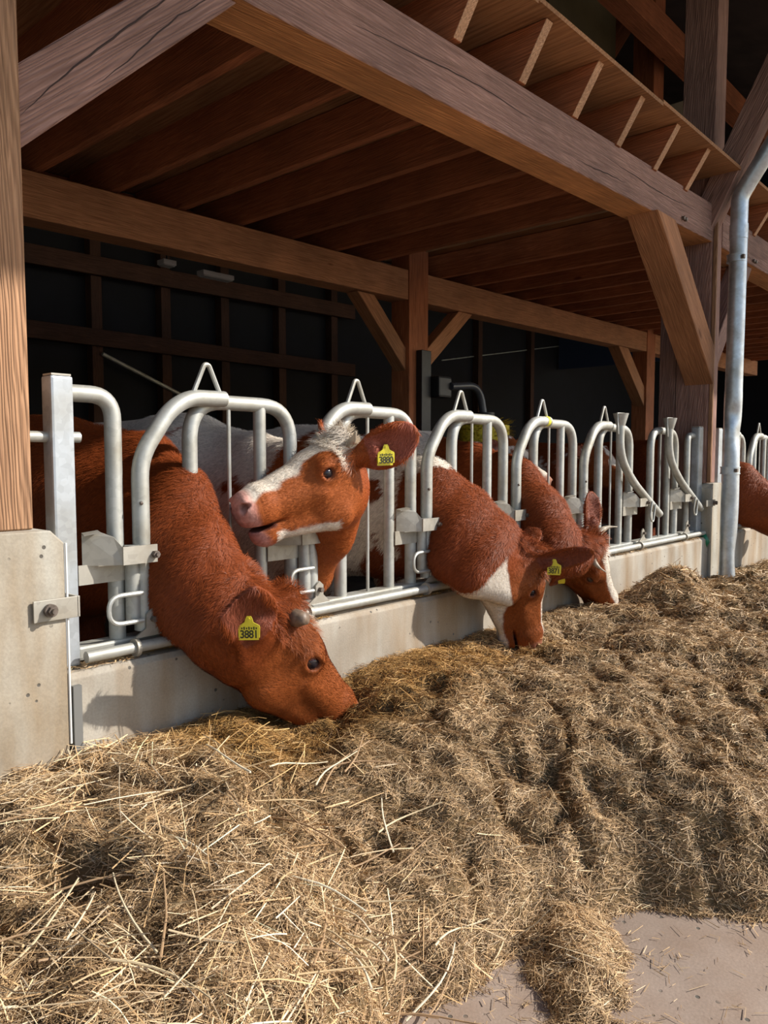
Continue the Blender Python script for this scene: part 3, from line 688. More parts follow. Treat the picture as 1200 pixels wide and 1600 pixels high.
def cow(name, label, poll, nose, side, sgn, stations, torso, ears, tone=1.0, mouth=0, face=None, bodypat=None, horns=(), fine=.0052,
        fur=26000, hs=1.0, tags=(), jitter=0, head=True, hd=(1, 1.13, 1.30), eb=(.012, .072, -.045)):
    """poll, nose: world points; side: rough world direction of the animal's visible side; sgn +1 left side, -1 right side."""
    fx = unit(nose-poll); tilt = .075/.46; L_ = np.linalg.norm(nose-poll); s = L_/.467*hs
    ly = unit(side-fx*np.dot(side, fx))*sgn; dz = np.cross(fx, ly)
    # rotate so the nose point (.46,0,-.085) lies on the line
    th = math.atan2(.085*hd[2], .46); f2 = fx*math.cos(th)+dz*math.sin(th); z2 = -fx*math.sin(th)+dz*math.cos(th)
    Mh = np.stack([f2, ly, z2], 1)
    an = np.array(hd)*s
    H2W = lambda q: poll + Mh@(np.asarray(q, float)*an)
    W2H = lambda P: (((P-poll.astype(np.float32))@Mh.astype(np.float32))/an.astype(np.float32)).astype(np.float32)
    (tx, ty, psi, zb) = torso
    tf = V(math.sin(psi), math.cos(psi), 0); tl = V(tf[1], -tf[0], 0)      # tf towards the rump
    W2T = lambda P: np.stack([(P[:, 0]-tx)*tf[0]+(P[:, 1]-ty)*tf[1], (P[:, 0]-tx)*tl[0]+(P[:, 1]-ty)*tl[1], P[:, 2]], 1).astype(np.float32)
    ring = []
    for c_, t_, hw in stations: ring.append((np.asarray(c_, float), np.asarray(t_, float), hw))
    k = zb/1.28
    def sdf(P):
        d = np.full(len(P), 9., np.float32)
        # head
        if head:
            Q = W2H(P); m = (np.abs(Q-np.array([.2, 0, -.06], np.float32)) < np.array([.42, .40, .40], np.float32)).all(1)
            dc = np.sqrt(((Q-np.array([.2, 0, -.08], np.float32))**2).sum(1))*s-.2
            d = np.maximum(dc, .02).astype(np.float32)
            if m.any(): d[m] = head_sdf(Q[m], ears, mouth, eb)*s
        # neck
        nk = None
        for i in range(len(ring)-1):
            (c0, t0, h0), (c1, t1, h1) = ring[i], ring[i+1]
            def ins(c, t, h): u_ = unit(t-c); rc, rt = min(.62*h, .06), .72*h; return c+u_*rc, t-u_*rt, rc, rt
            a0, b0, rc0, rt0 = ins(c0, t0, h0); a1, b1, rc1, rt1 = ins(c1, t1, h1)
            e = CAP(P, a0, a1, rc0, rc1); e = SM(e, CAP(P, b0, b1, rt0, rt1), .08)
            for f in (.33, .62): e = SM(e, CAP(P, a0+(b0-a0)*f, a1+(b1-a1)*f, h0, h1), .09)
            nk = e if nk is None else SM(nk, e, .04)
        # torso
        T = W2T(P); A = T.copy(); A[:, 1] = np.abs(A[:, 1])
        b = ELL(T, (.26, 0, .90*k), (.44, .235, .36*k)); b = SM(b, ELL(T, (.80, 0, .86*k), (.56, .29, .34*k)), .12)
        b = SM(b, ELL(A, (.12, .12, .93*k), (.17, .11, .29*k)), .08)
        b = SM(b, ELL(T, (1.28, 0, 1.00*k), (.34, .235, .25*k)), .12)
        b = SM(b, CAP(T, (.10, 0, 1.22*k), (1.45, 0, 1.22*k), .055, .05), .10)
        b = SM(b, ELL(A, (1.12, .17, 1.17*k), (.08, .06, .05)), .08)
        b = SM(b, CAP(T, (-.10, 0, .78*k), (.15, 0, .70*k), .13, .15), .12)
        low = T[:, 2] < .98*k
        if low.any():
            Q = A[low]; l = CAP(Q, (.12, .15, .72*k), (.20, .155, .60*k), .115, .075)
            for a_, b_, ra, rb in (((.20, .155, .60), (.15, .15, .36), .075, .046), ((.15, .15, .36), (.15, .15, .12), .046, .036), ((.15, .15, .12), (.11, .15, .035), .036, .052),
                                   ((1.28, .13, .85), (1.10, .18, .62), .17, .10), ((1.10, .18, .62), (1.40, .15, .44), .095, .05), ((1.40, .15, .44), (1.34, .15, .13), .048, .037), ((1.34, .15, .13), (1.30, .15, .035), .037, .052)):
                l = SM(l, CAP(Q, (a_[0], a_[1], a_[2]*k), (b_[0], b_[1], b_[2]*k), ra, rb), .03)
            b[low] = SM(b[low], l, .06)
        tail = CAP(T, (1.58, 0, 1.16*k), (1.66, .0, .6*k), .03, .018); b = SM(b, tail, .05)
        if nk is not None: b = SM(b, nk, .10)
        return SM(d, b, .05) if head else b
    # bounds
    tp = [np.array([tx, ty, 0])+tf*a+tl*b_ for a in (-.3, 1.75) for b_ in (-.4, .4)]
    pts = np.array(tp+[c for c, _, _ in ring]+[t for _, t, _ in ring]+([H2W((.2, 0, -.05))] if head else []))
    lo = pts.min(0)-.32; hi = pts.max(0)+.32; lo[2] = -.02; hi[2] = zb+.14
    if head:
        hc = H2W((.2, 0, -.06)); fl = hc-.33*s; fh = hc+.33*s
        hp = np.array([H2W(q) for q in ((-.06, .2, .1), (-.06, -.2, .1), (-.06, .2, -.25), (-.06, -.2, -.25), (.48, .1, 0), (.48, -.1, 0), (.42, .08, -.2), (.42, -.08, -.2))])
        fl, fh = hp.min(0), hp.max(0); hi[2] = max(hi[2], fh[2]+.02); lo[:2] = np.minimum(lo[:2], fl[:2]-.02); hi[:2] = np.maximum(hi[:2], fh[:2]+.02)
    else: fl = V(tx-.2, ty, .8); fh = V(tx+.2, ty+.2, 1.2)
    ax = [grid_axis(lo[i], hi[i], fl[i], fh[i], fine, .020 if head else .03) for i in range(3)]
    Vt, Q = surface(sdf, ax)
    # colours
    P32 = Vt.astype(np.float32); H = W2H(P32).astype(float); T = W2T(P32).astype(float)
    nz = fbm(Vt[:, 0]*6, Vt[:, 1]*6, Vt[:, 2]*6, 4, seed=len(name)+11+jitter); nz2 = fbm(Vt[:, 0]*38, Vt[:, 1]*38, Vt[:, 2]*38, 2, 5)
    br = BROWN*tone
    col = np.tile(br, (len(Vt), 1)); col *= (1+.5*nz)[:, None]
    if head:
        hw = sstep(-.06, .06, H[:, 0])*(np.linalg.norm(H-np.array([.2, 0, -.08]), axis=1) < .42)
        col = lerp(col, LBRN*tone*(.80+.0*nz[0]), hw*.45)
    white = np.zeros(len(Vt))
    if bodypat is not None: white = np.maximum(white, bodypat(Vt, H, T, nz+nz2*.25))
    if face is not None and head: white = np.where(np.linalg.norm((H-np.array([.2, 0, -.08]))/np.array([1, 1, 1]), axis=1) < .36, face(Vt, H, T, nz+nz2*.25), white)
    col = lerp(col, np.tile(WHITE, (len(Vt), 1)), np.clip(white, 0, 1))
    if head:
        yy = np.abs(H[:, 1])
        mz = sstep(.405, .43, H[:, 0]+(.35 if tone < 1.2 else -.45)*np.minimum(0, H[:, 2]+.11)+nz2*.02)
        mzc = PINK if tone > 1.2 else V(.30, .12, .075)
        col = lerp(col, np.tile(mzc, (len(Vt), 1)), mz*.9)
        no = np.minimum(np.linalg.norm((np.stack([H[:, 0], yy, H[:, 2]], 1)-np.array([.452, .038, -.081]))/np.array([.024, .018, .015]), axis=1), 9)
        col = lerp(col, np.tile(V(.05, .018, .015), (len(Vt), 1)), (1-sstep(.55, 1.0, no))*.9)
        ms = (np.abs(H[:, 2]+.137+mouth*.5) < .005+mouth*.35)*(H[:, 0] > .35)*1.0
        col = lerp(col, np.tile(V(.10, .035, .03), (len(Vt), 1)), ms*.8)
        ey = np.linalg.norm((np.stack([H[:, 0], yy, H[:, 2]], 1)-EYEC-V(0, .018, 0))/np.array([.030, .030, .020]), axis=1)
        col = lerp(col, np.tile(V(.15, .06, .045), (len(Vt), 1)), (1-sstep(.5, 1.0, ey))*.75)
        for sg, (dr, up, ln) in ears.items():
            dr = unit(dr); b_ = V(eb[0], eb[1]*sg, eb[2]); w_ = unit(np.cross(dr, up)); n_ = np.cross(w_, dr)
            E = (H-b_)@np.stack([dr, w_, n_], 1); E[:, 2] -= 3.0*E[:, 1]**2
            ins_ = (E[:, 0] > ln*.22)*(E[:, 0] < ln*1.0)*(np.abs(E[:, 1]) < .044)*(E[:, 2] > -.004)*(E[:, 2] < .03)
            col = lerp(col, np.tile(V(.32, .10, .07) if tone > 1.2 else V(.17, .05, .03), (len(Vt), 1)), ins_*.8)  # low-tone cows: shade inside the ear is put into this darker colour
    hoof = Vt[:, 2] < .065; col[hoof] = V(.05, .04, .035)
    root = empty(name, (tx+tf[0]*.6, ty+tf[1]*.6, 0), label, 'cow')
    org = np.array(root.location)
    body = np_mesh('body', Vt, Q, org, M_COW, root, col)
    # eyes
    if head:
        for sg in (1, -1):
            c = H2W(EYEC*V(1, sg, 1)+V(0, .0020*sg, 0)); MB().ball(c, .0235*s, 20).build('eye', M_EYE, root, smooth=True)
        for sg, kind in horns:
            if kind == 'stub': pts = [H2W(V(.004, sg*.055, -.018)), H2W(V(.0, sg*.085, -.012)), H2W(V(.002, sg*.105, -.002))]; rr = [.024*s, .023*s, .016*s]; hm = M_HORNG
            elif kind == 'nub': pts = [H2W(V(.004, sg*.055, -.012)), H2W(V(.0, sg*.085, .004)), H2W(V(.006, sg*.108, .022))]; rr = [.016*s, .011*s, .003*s]; hm = M_HORN
            else: pts = [H2W(V(.006, sg*.055, -.012)), H2W(V(.008, sg*.092, .000)), H2W(V(.022, sg*.120, .022)), H2W(V(.045, sg*.135, .05))]; rr = [.017*s, .015*s, .010*s, .002*s]; hm = M_HORN
            MB().tube(fillet(pts, .02, 4), list(np.interp(np.linspace(0, 1, len(fillet(pts, .02, 4))), np.linspace(0, 1, len(rr)), rr)), 14).build('horn', hm, root, smooth=True)
        for (sg, txt, along, tdir, tnorm, sz) in tags:
            dr, up, ln = ears[sg]; c = H2W(V(eb[0], eb[1]*sg, eb[2])+unit(dr)*ln*along)
            make_tag(root, c, unit(tdir), unit(tnorm), txt, sz)
    if fur: coat(root, org, body, Vt, Q, col, H, T, H2W, Mh, s, tf, fur, head)
    return root, H2W, Mh

def make_tag(root, c, down, nrm, txt, sz=.052):
    """yellow two-piece ear tag: plate hanging from c along 'down', facing 'nrm'"""
    nrm = unit(nrm-down*np.dot(nrm, down)); rt = np.cross(nrm, down); rt = rt if True else rt
    rt = np.cross(down, nrm)*1.0
    c = c+nrm*.016
    w_, h_ = sz*.5, sz
    prof = [(-.10, 0), (.10, 0), (.16, .12), (.20, .28), (.48, .44), (.5, .52), (.48, 1.02), (-.48, 1.02), (-.5, .52), (-.48, .44), (-.20, .28), (-.16, .12)]
    pp = [c+rt*(x*sz)+down*(y*sz-.006) for x, y in prof]
    t = MB().prism(pp, 0, nrm*.0016).build('ear_tag', M_TAG, root, bevel=.0004, seg=1)
    c2 = c-nrm*.006+rt*.002
    MB().prism([c2+rt*(x*sz*.95)+down*(y*sz+.002) for x, y in prof], 0, nrm*.0014).build('tag_back', M_TAG, t)
    MB().cyl(c+down*.002-nrm*.012, c+down*.002+nrm*.004, .0035, 10).build('rivet', M_TAG, t, smooth='auto')
    if not txt: return
    cu = bpy.data.curves.new('number', 'FONT'); cu.body = txt; cu.size = sz*.50; cu.align_x = 'CENTER'; cu.extrude = .0002; cu.offset = .0006; cu.space_character = .92
    tmp = bpy.data.objects.new('number_src', cu); COL.objects.link(tmp); bpy.context.view_layer.update()
    me = bpy.data.meshes.new_from_object(tmp.evaluated_get(bpy.context.evaluated_depsgraph_get())); bpy.data.objects.remove(tmp)
    upv = -down; xr = np.cross(upv, nrm); o3 = c+down*(sz*.92)+nrm*.0022
    co = np.array([v.co for v in me.vertices]); W = o3+co[:, :1]*xr*.9+co[:, 1:2]*upv*1.05+co[:, 2:3]*nrm
    for v, p in zip(me.vertices, W-wl(root)): v.co = p
    me.materials.clear(); me.materials.append(M_INK); me.name = 'number'
    o = bpy.data.objects.new('number', me); COL.objects.link(o); o.parent = t
    mb = MB()
    for i in range(7):
        x = (-.33+.11*i)*sz; q = c+down*(sz*.47)+nrm*.0021+rt*x
        hh = sz*(.045+.03*(i % 2)); mb.prism([q-rt*sz*.035-down*hh, q+rt*sz*.035-down*hh, q+rt*sz*.02+down*hh*.9, q-rt*sz*.03+down*hh*.9], 0, nrm*.0002)
    mb.build('small_print', M_INK, t)

def coat(root, org, body, Vt, Q, col, H, T, H2W, Mh, s, tf, n, head):
    a, b, c, d = [Vt[Q[:, i]] for i in range(4)]
    nr = np.cross(c-a, d-b); ar = np.linalg.norm(nr, axis=1)+1e-12; nrm = nr/ar[:, None]
    ctr = (a+b+c+d)/4; Hc = H[Q[:, 0]]; 
    inh = (np.linalg.norm(Hc-np.array([.2, 0, -.08]), axis=1) < .36) if head else np.zeros(len(ctr), bool)
    vis = ((CAM-ctr)*nrm).sum(1)/np.linalg.norm(CAM-ctr, axis=1) > -.25
    w_ = ar*vis*(ctr[:, 1] < 3.1)*(ctr[:, 2] > .25)*np.where(inh, 1.6, 1.0)*np.where(inh & (Hc[:, 0] > .40), 0, 1)
    dist = np.linalg.norm(ctr-CAM, axis=1); w_ = w_/dist
    eyd = np.linalg.norm((np.stack([Hc[:, 0], np.abs(Hc[:, 1]), Hc[:, 2]], 1)-EYEC-V(0, .018, 0))/np.array([.026, .04, .016]), axis=1) if head else np.full(len(ctr), 9.); w_ = w_*(eyd > 1)
    r = np.random.default_rng(3); fi = r.choice(len(Q), n, p=w_/w_.sum()); u, v = r.random((2, n, 1))
    root_p = (a[fi]*(1-u)+b[fi]*u)*(1-v)+(d[fi]*(1-u)+c[fi]*u)*v; N = nrm[fi]; h = inh[fi]
    # hair runs backwards and down on the neck, towards the poll and cheeks on the face
    dirn = np.tile(tf*.6+V(0, 0, -.75), (n, 1)); dirn[h] = -Mh[:, 0]*1.0
    hc = Hc[fi]
    crest = np.zeros(n)
    if head:
        top = h & (hc[:, 0] < .09) & (hc[:, 2] > -.07); crest[top] = 1
        dirn[top] = Mh[:, 0]*.5
        dirn[h] += (np.sign(hc[h, 1])[:, None]*Mh[:, 1]*.35)
    jit = fbm(root_p[:, 0]*25, root_p[:, 1]*25, root_p[:, 2]*25, 2, 9)
    rv = r.normal(0, .22, (n, 3)); dirn = dirn+rv+np.stack([jit, -jit, jit*.4], 1)*1.6
    dirn -= N*(dirn*N).sum(1)[:, None]; dirn /= np.linalg.norm(dirn, axis=1)[:, None]+1e-9
    L_ = np.where(h, .013, .021)*(1+.5*r.random(n)); L_ = np.where(crest > 0, .030+.016*r.random(n), L_)
    earm = h & (np.abs(hc[:, 1]) > .10); L_[earm] = .010
    lift = np.where(crest > 0, .75, np.where(h, .22, .32))
    p0 = root_p-N*.001; p1 = root_p+(dirn*.45+N*lift[:, None]*.55)*L_[:, None]; p2 = root_p+(dirn*.95+N*lift[:, None]*.75)*L_[:, None]
    side = np.cross(dirn, N); wd = (.00042+.00022*r.random(n))[:, None]*(dist[fi][:, None]/2.2)**.7
    vs = np.stack([p0-side*wd, p0+side*wd, p1-side*wd*.8, p1+side*wd*.8, p2], 1).reshape(-1, 3)
    bi = (np.arange(n)*5)[:, None]
    tri = np.concatenate([bi+np.array([[0, 1, 3]]), bi+np.array([[0, 3, 2]]), bi+np.array([[2, 3, 4]])])
    cc = col[Q[fi, 0]]*(1+r.normal(0, .17, n))[:, None]*np.array([1.12, 1.10, 1.08]); cc = np.clip(cc, 0, .9)
    o = np_mesh('coat', vs, tri, org, M_FUR, root, np.repeat(cc, 5, 0), smooth=False); o['kind'] = 'stuff'
def st(cx, cy, Yc, tx_, ty_, Yt, hw): return (PY(cx, cy, Yc), PY(tx_, ty_, Yt), hw)
LE = lambda f, l, u: V(f, l, u)

# cow one: head down, right side towards the camera
p1, n1 = PY(446, 940, 1.78), PY(541, 1108, 1.80)
cow('cow', 'red-brown cow eating with lowered head, tag 3881, nearest the left post', p1, n1, V(-.38, -.92, .05), -1,
    [(PY(404, 920, 1.80), PY(358, 1066, 1.80), .072), (PY(366, 886, 1.86), PY(328, 1040, 1.85), .080), (PY(323, 812, 1.96), PY(285, 1000, 1.95), .092),
     (PY(296, 735, 2.08), PY(232, 975, 2.06), .105), (PY(238, 682, 2.32), V(1.28, 2.22, .66), .13), (V(1.30, 2.62, 1.27), V(1.28, 2.5, .62), .17)],
    (1.29, 2.62, -.06, 1.29),
    {-1: (V(-.93, -.32, .06), V(.05, -.9, -.1), .225), 1: (V(-.70, .60, -.0), V(.25, .6, .7), .20)}, tone=1.0, hd=(1, 1.12, 1.24), hs=1.06, eb=(-.03, .074, -.085),
    face=lambda W, H, T, n: (1-sstep(.018, .026, np.abs(H[:, 1]+.010)+n*.02))*sstep(.04, .05, H[:, 0])*(1-sstep(.12, .14, H[:, 0]))*(H[:, 2] > -.06),
    bodypat=lambda W, H, T, n: sstep(.30, .32, n+.0*T[:, 0])*(T[:, 0] > 0),
    horns=((-1, 'stub'), (1, 'stub')), tags=((-1, '3881', .50, V(.05, .05, -1), V(-.70, -.70, .1), .060),), fur=60000)

# cow two: head raised and turned to the left over the fence
p2, n2 = PY(528, 688, 1.86), PY(371, 795, 1.93)
cow('cow', 'brown cow with white face raising its head, tag 3880', p2, n2, V(.16, -.95, .18), 1,
    [(PY(535, 697, 1.90), PY(528, 820, 1.90), .068), (V(1.94, 2.00, 1.16), V(1.93, 1.96, .80), .074), (V(1.95, 2.14, 1.20), V(1.94, 2.08, .66), .084),
     (V(1.95, 2.42, 1.24), V(1.95, 2.3, .62), .13), (V(1.95, 2.75, 1.29), V(1.95, 2.6, .60), .17)],
    (1.94, 2.72, -.03, 1.33),
    {1: (V(-.86, .48, .12), V(.30, .88, -.25), .225), -1: (V(-.60, -.75, .30), V(.75, -.35, .2), .17)}, tone=1.42, mouth=.008, hd=(1, 1.2, 1.42),
    face=lambda W, H, T, n: np.maximum((1-sstep(-.004, .004, np.abs(H[:, 1])-np.interp(H[:, 0], [.0, .07, .10, .19, .30, .38, .46], [.084, .084, .064, .038, .036, .052, .06])+n*.035))*(H[:, 2] > np.interp(H[:, 0], [0, .1, .3, .46], [-.06, -.085, -.095, -.12])),
        sstep(-.182, -.190, H[:, 2]+n*.04-.12*np.maximum(0, H[:, 0]-.15))*(H[:, 0] > .13)*(H[:, 0] < .36)),
    bodypat=lambda W, H, T, n: np.maximum(sstep(-.075, -.05, n+.12*(W[:, 2]-.9)+.11*(T[:, 0] > -.50)-.60*(T[:, 0] < -.56)),
        (np.linalg.norm((W-PY(516, 858, 1.95))/V(.035, .05, .04), axis=1)+n*2 < 1)*1.0),
    horns=((1, 'nub'), (-1, 'nub')), tags=((1, '3880', .50, V(.03, 0, -1), V(-.45, -.88, .1), .060),), fur=60000, jitter=3)

# cow three: head straight down, tag 3871
p3, n3 = PY(840, 868, 1.72), PY(832, 996, 1.76)
cow('cow', 'brown cow with white jaw feeding head down, tag 3871', p3, n3, V(-.66, -.75, -.05), -1,
    [(PY(825, 850, 1.76), PY(786, 944, 1.74), .060), (PY(790, 815, 1.82), PY(725, 925, 1.82), .09), (PY(745, 770, 1.94), PY(690, 900, 1.93), .10),
     (V(2.66, 2.10, 1.14), V(2.64, 2.04, .64), .11), (V(2.66, 2.40, 1.22), V(2.64, 2.3, .60), .14), (V(2.66, 2.70, 1.27), V(2.64, 2.6, .60), .17)],
    (2.66, 2.68, -.02, 1.30),
    {-1: (V(-.15, -.50, .85), V(.2, -.9, -.3), .20), 1: (V(-.38, .80, .40), V(.8, .2, .5), .18)}, tone=.95, hs=1.08, hd=(1, 1.17, 1.62),
    face=lambda W, H, T, n: np.maximum((1-sstep(.02, .03, np.abs(H[:, 1])+n*.02))*sstep(.06, .07, H[:, 0])*(H[:, 2] > -.10),
        sstep(-.005, .005, -.142-H[:, 2]-n*.07-.10*(H[:, 0]-.2))*(H[:, 0] < .41)),
    bodypat=lambda W, H, T, n: np.maximum(np.maximum(sstep(-.03, .0, n+.13*(T[:, 0] > -.45)-.5*(T[:, 0] < -.50)), (np.linalg.norm((W-V(2.66, 2.12, 1.13))/V(.14, .10, .07), axis=1)+n*2 < 1)*1.0), (np.linalg.norm((W-PY(800, 838, 1.79))/V(.05, .05, .03), axis=1)+n*2 < 1)*1.0),
    horns=((-1, 'stub'), (1, 'stub')), tags=((-1, '3871', .42, V(0, 0, -1), V(-.9, -.42, .05), .058),), fur=42000, jitter=5)

# cow four: muzzle buried in the feed, head turned away
p4 = V(*PY(932, 850, 1.74)); n4 = p4+V(.235, .04, -.29)
cow('cow', 'brown horned cow with white blaze, muzzle in the feed', p4, n4, V(-.66, -.16, -.62), -1,
    [(PY(912, 838, 1.78), PY(893, 897, 1.77), .050), (PY(878, 820, 1.84), PY(852, 888, 1.84), .078), (PY(838, 770, 1.95), V(3.40, 1.93, .72), .094),
     (V(3.38, 2.10, 1.14), V(3.36, 2.04, .64), .11), (V(3.38, 2.40, 1.22), V(3.36, 2.3, .60), .14), (V(3.38, 2.70, 1.27), V(3.36, 2.6, .60), .17)],
    (3.38, 2.70, -.02, 1.29),
    {-1: (V(-.25, -.82, -.42), V(.6, -.3, .6), .19), 1: (V(-.55, .82, .05), V(.1, -.5, .85), .20)}, tone=.95, hs=1.26, hd=(1, 1.14, 1.2),
    face=lambda W, H, T, n: (1-sstep(.028, .036, np.abs(H[:, 1])+n*.03))*sstep(.055, .065, H[:, 0])*(H[:, 2] > -.10),
    bodypat=lambda W, H, T, n: sstep(.0, .03, n+.10*(T[:, 0] > .1)-.5*(T[:, 0] < -.1)),
    horns=((-1, 'horn'), (1, 'horn')), tags=((-1, '', .7, V(.2, 0, -1), V(-.9, -.42, .05), .034),), fur=36000, jitter=8)

# cow five: at the right edge of the picture
p5, n5 = V(6.60, 1.60, .70), V(6.62, 1.45, .32)
cow('cow', 'brown cow feeding at the second fence, cut off by the right edge', p5, n5, V(-.9, -.3, 0), -1,
    [(V(6.58, 1.64, .74), V(6.57, 1.66, .52), .075), (V(6.54, 1.76, .90), V(6.52, 1.80, .56), .09), (V(6.48, 1.96, 1.10), V(6.47, 1.98, .62), .105),
     (V(6.47, 2.2, 1.18), V(6.46, 2.15, .62), .12), (V(6.48, 2.65, 1.27), V(6.48, 2.55, .60), .17)],
    (6.48, 2.62, .02, 1.29),
    {-1: (V(-.3, -.95, -.1), V(.5, -.3, .7), .165), 1: (V(-.3, .95, -.1), V(.5, .3, .7), .165)}, tone=1.0,
    horns=((-1, 'stub'), (1, 'stub')), fur=14000, fine=.008, jitter=2)

# cattle standing farther back in the stall
def back_cow(label, x, y, psi, zb, white, jit, hx):
    tfv = V(math.sin(psi), math.cos(psi), 0)
    w0 = V(x, y, zb)
    pl = w0-tfv*.62+V(0, 0, -.02); ns = pl-tfv*.30+V(hx, 0, -.26)
    cow('cow', label, pl, ns, V(-tfv[1], tfv[0], 0)*-1 if False else np.cross(V(0, 0, 1), -tfv), 1,
        [(pl+V(0, 0, -.02), pl+V(0, 0, -.22)-tfv*.02, .075), (w0-tfv*.35+V(0, 0, -.03), w0-tfv*.33+V(0, 0, -.42), .11), (w0-tfv*.02+V(0, 0, -.02), w0+V(0, 0, -.62), .16)],
        (x, y, psi, zb), {1: (V(-.2, .97, .05), V(.6, .2, .6), .16), -1: (V(-.2, -.97, .05), V(.6, -.2, .6), .16)}, tone=.95,
        bodypat=lambda W, H, T, n: sstep(-.02, .02, n+white), fur=0, fine=.012, jitter=jit)
back_cow('brown and white cow standing deeper in the stall behind the middle gates', 4.27, 3.35, .02, 1.27, .04, 21, .0)
back_cow('dark brown cow standing in the stall behind the right end of the fence', 5.25, 3.2, .10, 1.24, -.12, 24, .0)
print('cows', time.time()-T0)
# ================================================================== FEED HEAP
def edgeY(X): return np.interp(X, [-1, .55, .9, 1.12, 1.3, 1.5, 1.62, 1.75, 1.85, 1.95, 2.02, 2.12, 2.5, 3.2, 12], [.35, .50, .74, .99, .985, .97, .94, .86, .77, .66, .54, .42, .22, .02, -.2])
PITS = [(500, 1172, .26, .075, .12), (538, 1128, .25, .075, .11), (415, 1150, .27, .04, .10), (270, 1272, .28, .085, .05), (110, 1490, .2, .10, .07), (675, 1118, .30, .10, .055), (1005, 1262, .28, .11, .06), (1185, 1290, .26, .12, .06), (935, 1215, .28, .07, .05), (590, 1290, .26, .06, .04),
        (800, 1180, .3, .06, .05), (1120, 1060, .3, .09, .08), (905, 1000, .3, .10, .10), (430, 1330, .24, .05, .04), (1080, 1180, .3, .07, .05), (1150, 1010, .28, .08, .08), (700, 1060, .3, .05, .05)]
PITS = [(*PZ(a, b, c)[:2], d, r_) for a, b, c, d, r_ in PITS]
def heap(X, Y):
    e = edgeY(X) + .24*fbm(X*4.5, Y*4.5, oct=4, seed=40)
    u, v = .746*X+.666*Y, .666*X-.746*Y            # u runs away from the standing place, v across it
    t = np.clip((Y-e)/np.interp(X, [1.2, 2.2, 4], [.62, 1.0, 1.5]), 0, 1); base = np.interp(X, [-1, .9, 1.3, 1.8, 2.4, 3.6, 5.6, 12], [.32, .33, .31, .33, .34, .34, .24, .24])
    h = base*(1-(1-t)**1.8) + .035*sstep(0, .06, Y-e)
    h = h + .20*np.exp(-(((X-4.15)/.28)**2+((Y-1.60)/.20)**2)) + .10*np.exp(-(((X-5.2)/.5)**2+((Y-1.35)/.3)**2))
    h = h - .08*np.exp(-(((X-3.25)/.25)**2+((Y-1.62)/.16)**2))
    h = h - .06*np.exp(-(((X-1.85)/.22)**2+((Y-1.82)/.16)**2)) - .09*np.exp(-(((X-2.85)/.3)**2+((Y-1.72)/.16)**2))
    a = sstep(-.02, .22, Y-e); wr = sstep(1.92, 1.5, Y)*.6+.4
    n1 = fbm(u*2.4, v*1.7, oct=3, seed=3); n2 = fbm(u*5.5+n1*2, v*4.4, oct=3, seed=8); n3 = fbm(u*19, v*15, oct=3, seed=12)
    bil = np.abs(fbm(u*4.4+7, v*2.6+2, oct=2, seed=21)); clump = np.abs(fbm(u*10+n2*2, v*7, oct=2, seed=31))
    h = h + a*wr*(.12*n1 + .17*n2 + .065*n3 - .06*np.exp(-(bil/.02)**2) - .035*np.exp(-(clump/.03)**2) + .018)
    for px, py, d, r_ in PITS: h = h - a*d*np.exp(-(((X-px)**2+(Y-py)**2)/r_**2)**1.3)
    h = np.maximum(h, .012*sstep(-.06, -.01, Y-e)-.012)
    h = np.where(Y-e < -.03, -.02, h)
    al, ac = (X-1.58)*.74+(Y-.83)*.67, (X-1.58)*.67-(Y-.83)*.74
    return np.maximum(h, .095*np.exp(-(al/.24)**2-(ac/.11)**2)-.028+.05*n3+.04*n2)
def heap_pt(X, Y, d=.012):
    h = heap(X, Y); hx = (heap(X+d, Y)-h)/d; hy = (heap(X, Y+d)-h)/d
    N = np.stack([-hx, -hy, np.ones_like(h)], -1); return h, N/np.linalg.norm(N, axis=-1)[..., None]

fr_ = empty('feed_heap', (2.6, 1.2, 0), 'long heap of dry hay silage and straw lying in front of the feeding fence', 'hay', kind='stuff')
def core():
    xs = np.concatenate([np.arange(-.6, 3.2, .014), np.arange(3.2, 6.5, .022), np.arange(6.5, 11, .05)])
    ys = np.concatenate([np.arange(-.4, .45, .03), np.arange(.45, 1.952, .014)]); ys[-1] = 1.952
    X, Y = np.meshgrid(xs, ys, indexing='ij'); h = heap(X, Y)
    P = np.stack([X, Y, h], -1).reshape(-1, 3); nx, ny = X.shape
    i = (np.arange(nx-1)[:, None]*ny+np.arange(ny-1)[None]).ravel(); Q = np.stack([i, i+ny, i+ny+1, i+1], 1)
    keep = P[Q][:, :, 2].max(1) > -.004; Q = Q[keep]
    used = np.unique(Q); mp = np.full(len(P), -1); mp[used] = np.arange(len(used)); P = P[used]; Q = mp[Q]
    n = fbm(P[:, 0]*30, P[:, 1]*30, P[:, 2]*30, 3, 2); n2 = fbm(P[:, 0]*3, P[:, 1]*3, oct=2, seed=6)
    c = np.tile(V(.15, .10, .05), (len(P), 1))*(1+1.0*n)[:, None]*(1+.5*n2)[:, None]  # dark core colour puts shade into the gaps between strands
    o = np_mesh('heap_core', P, Q, np.array(fr_.location), M_HEAP, fr_, np.clip(c, .02, 1)); o['kind'] = 'stuff'
core()
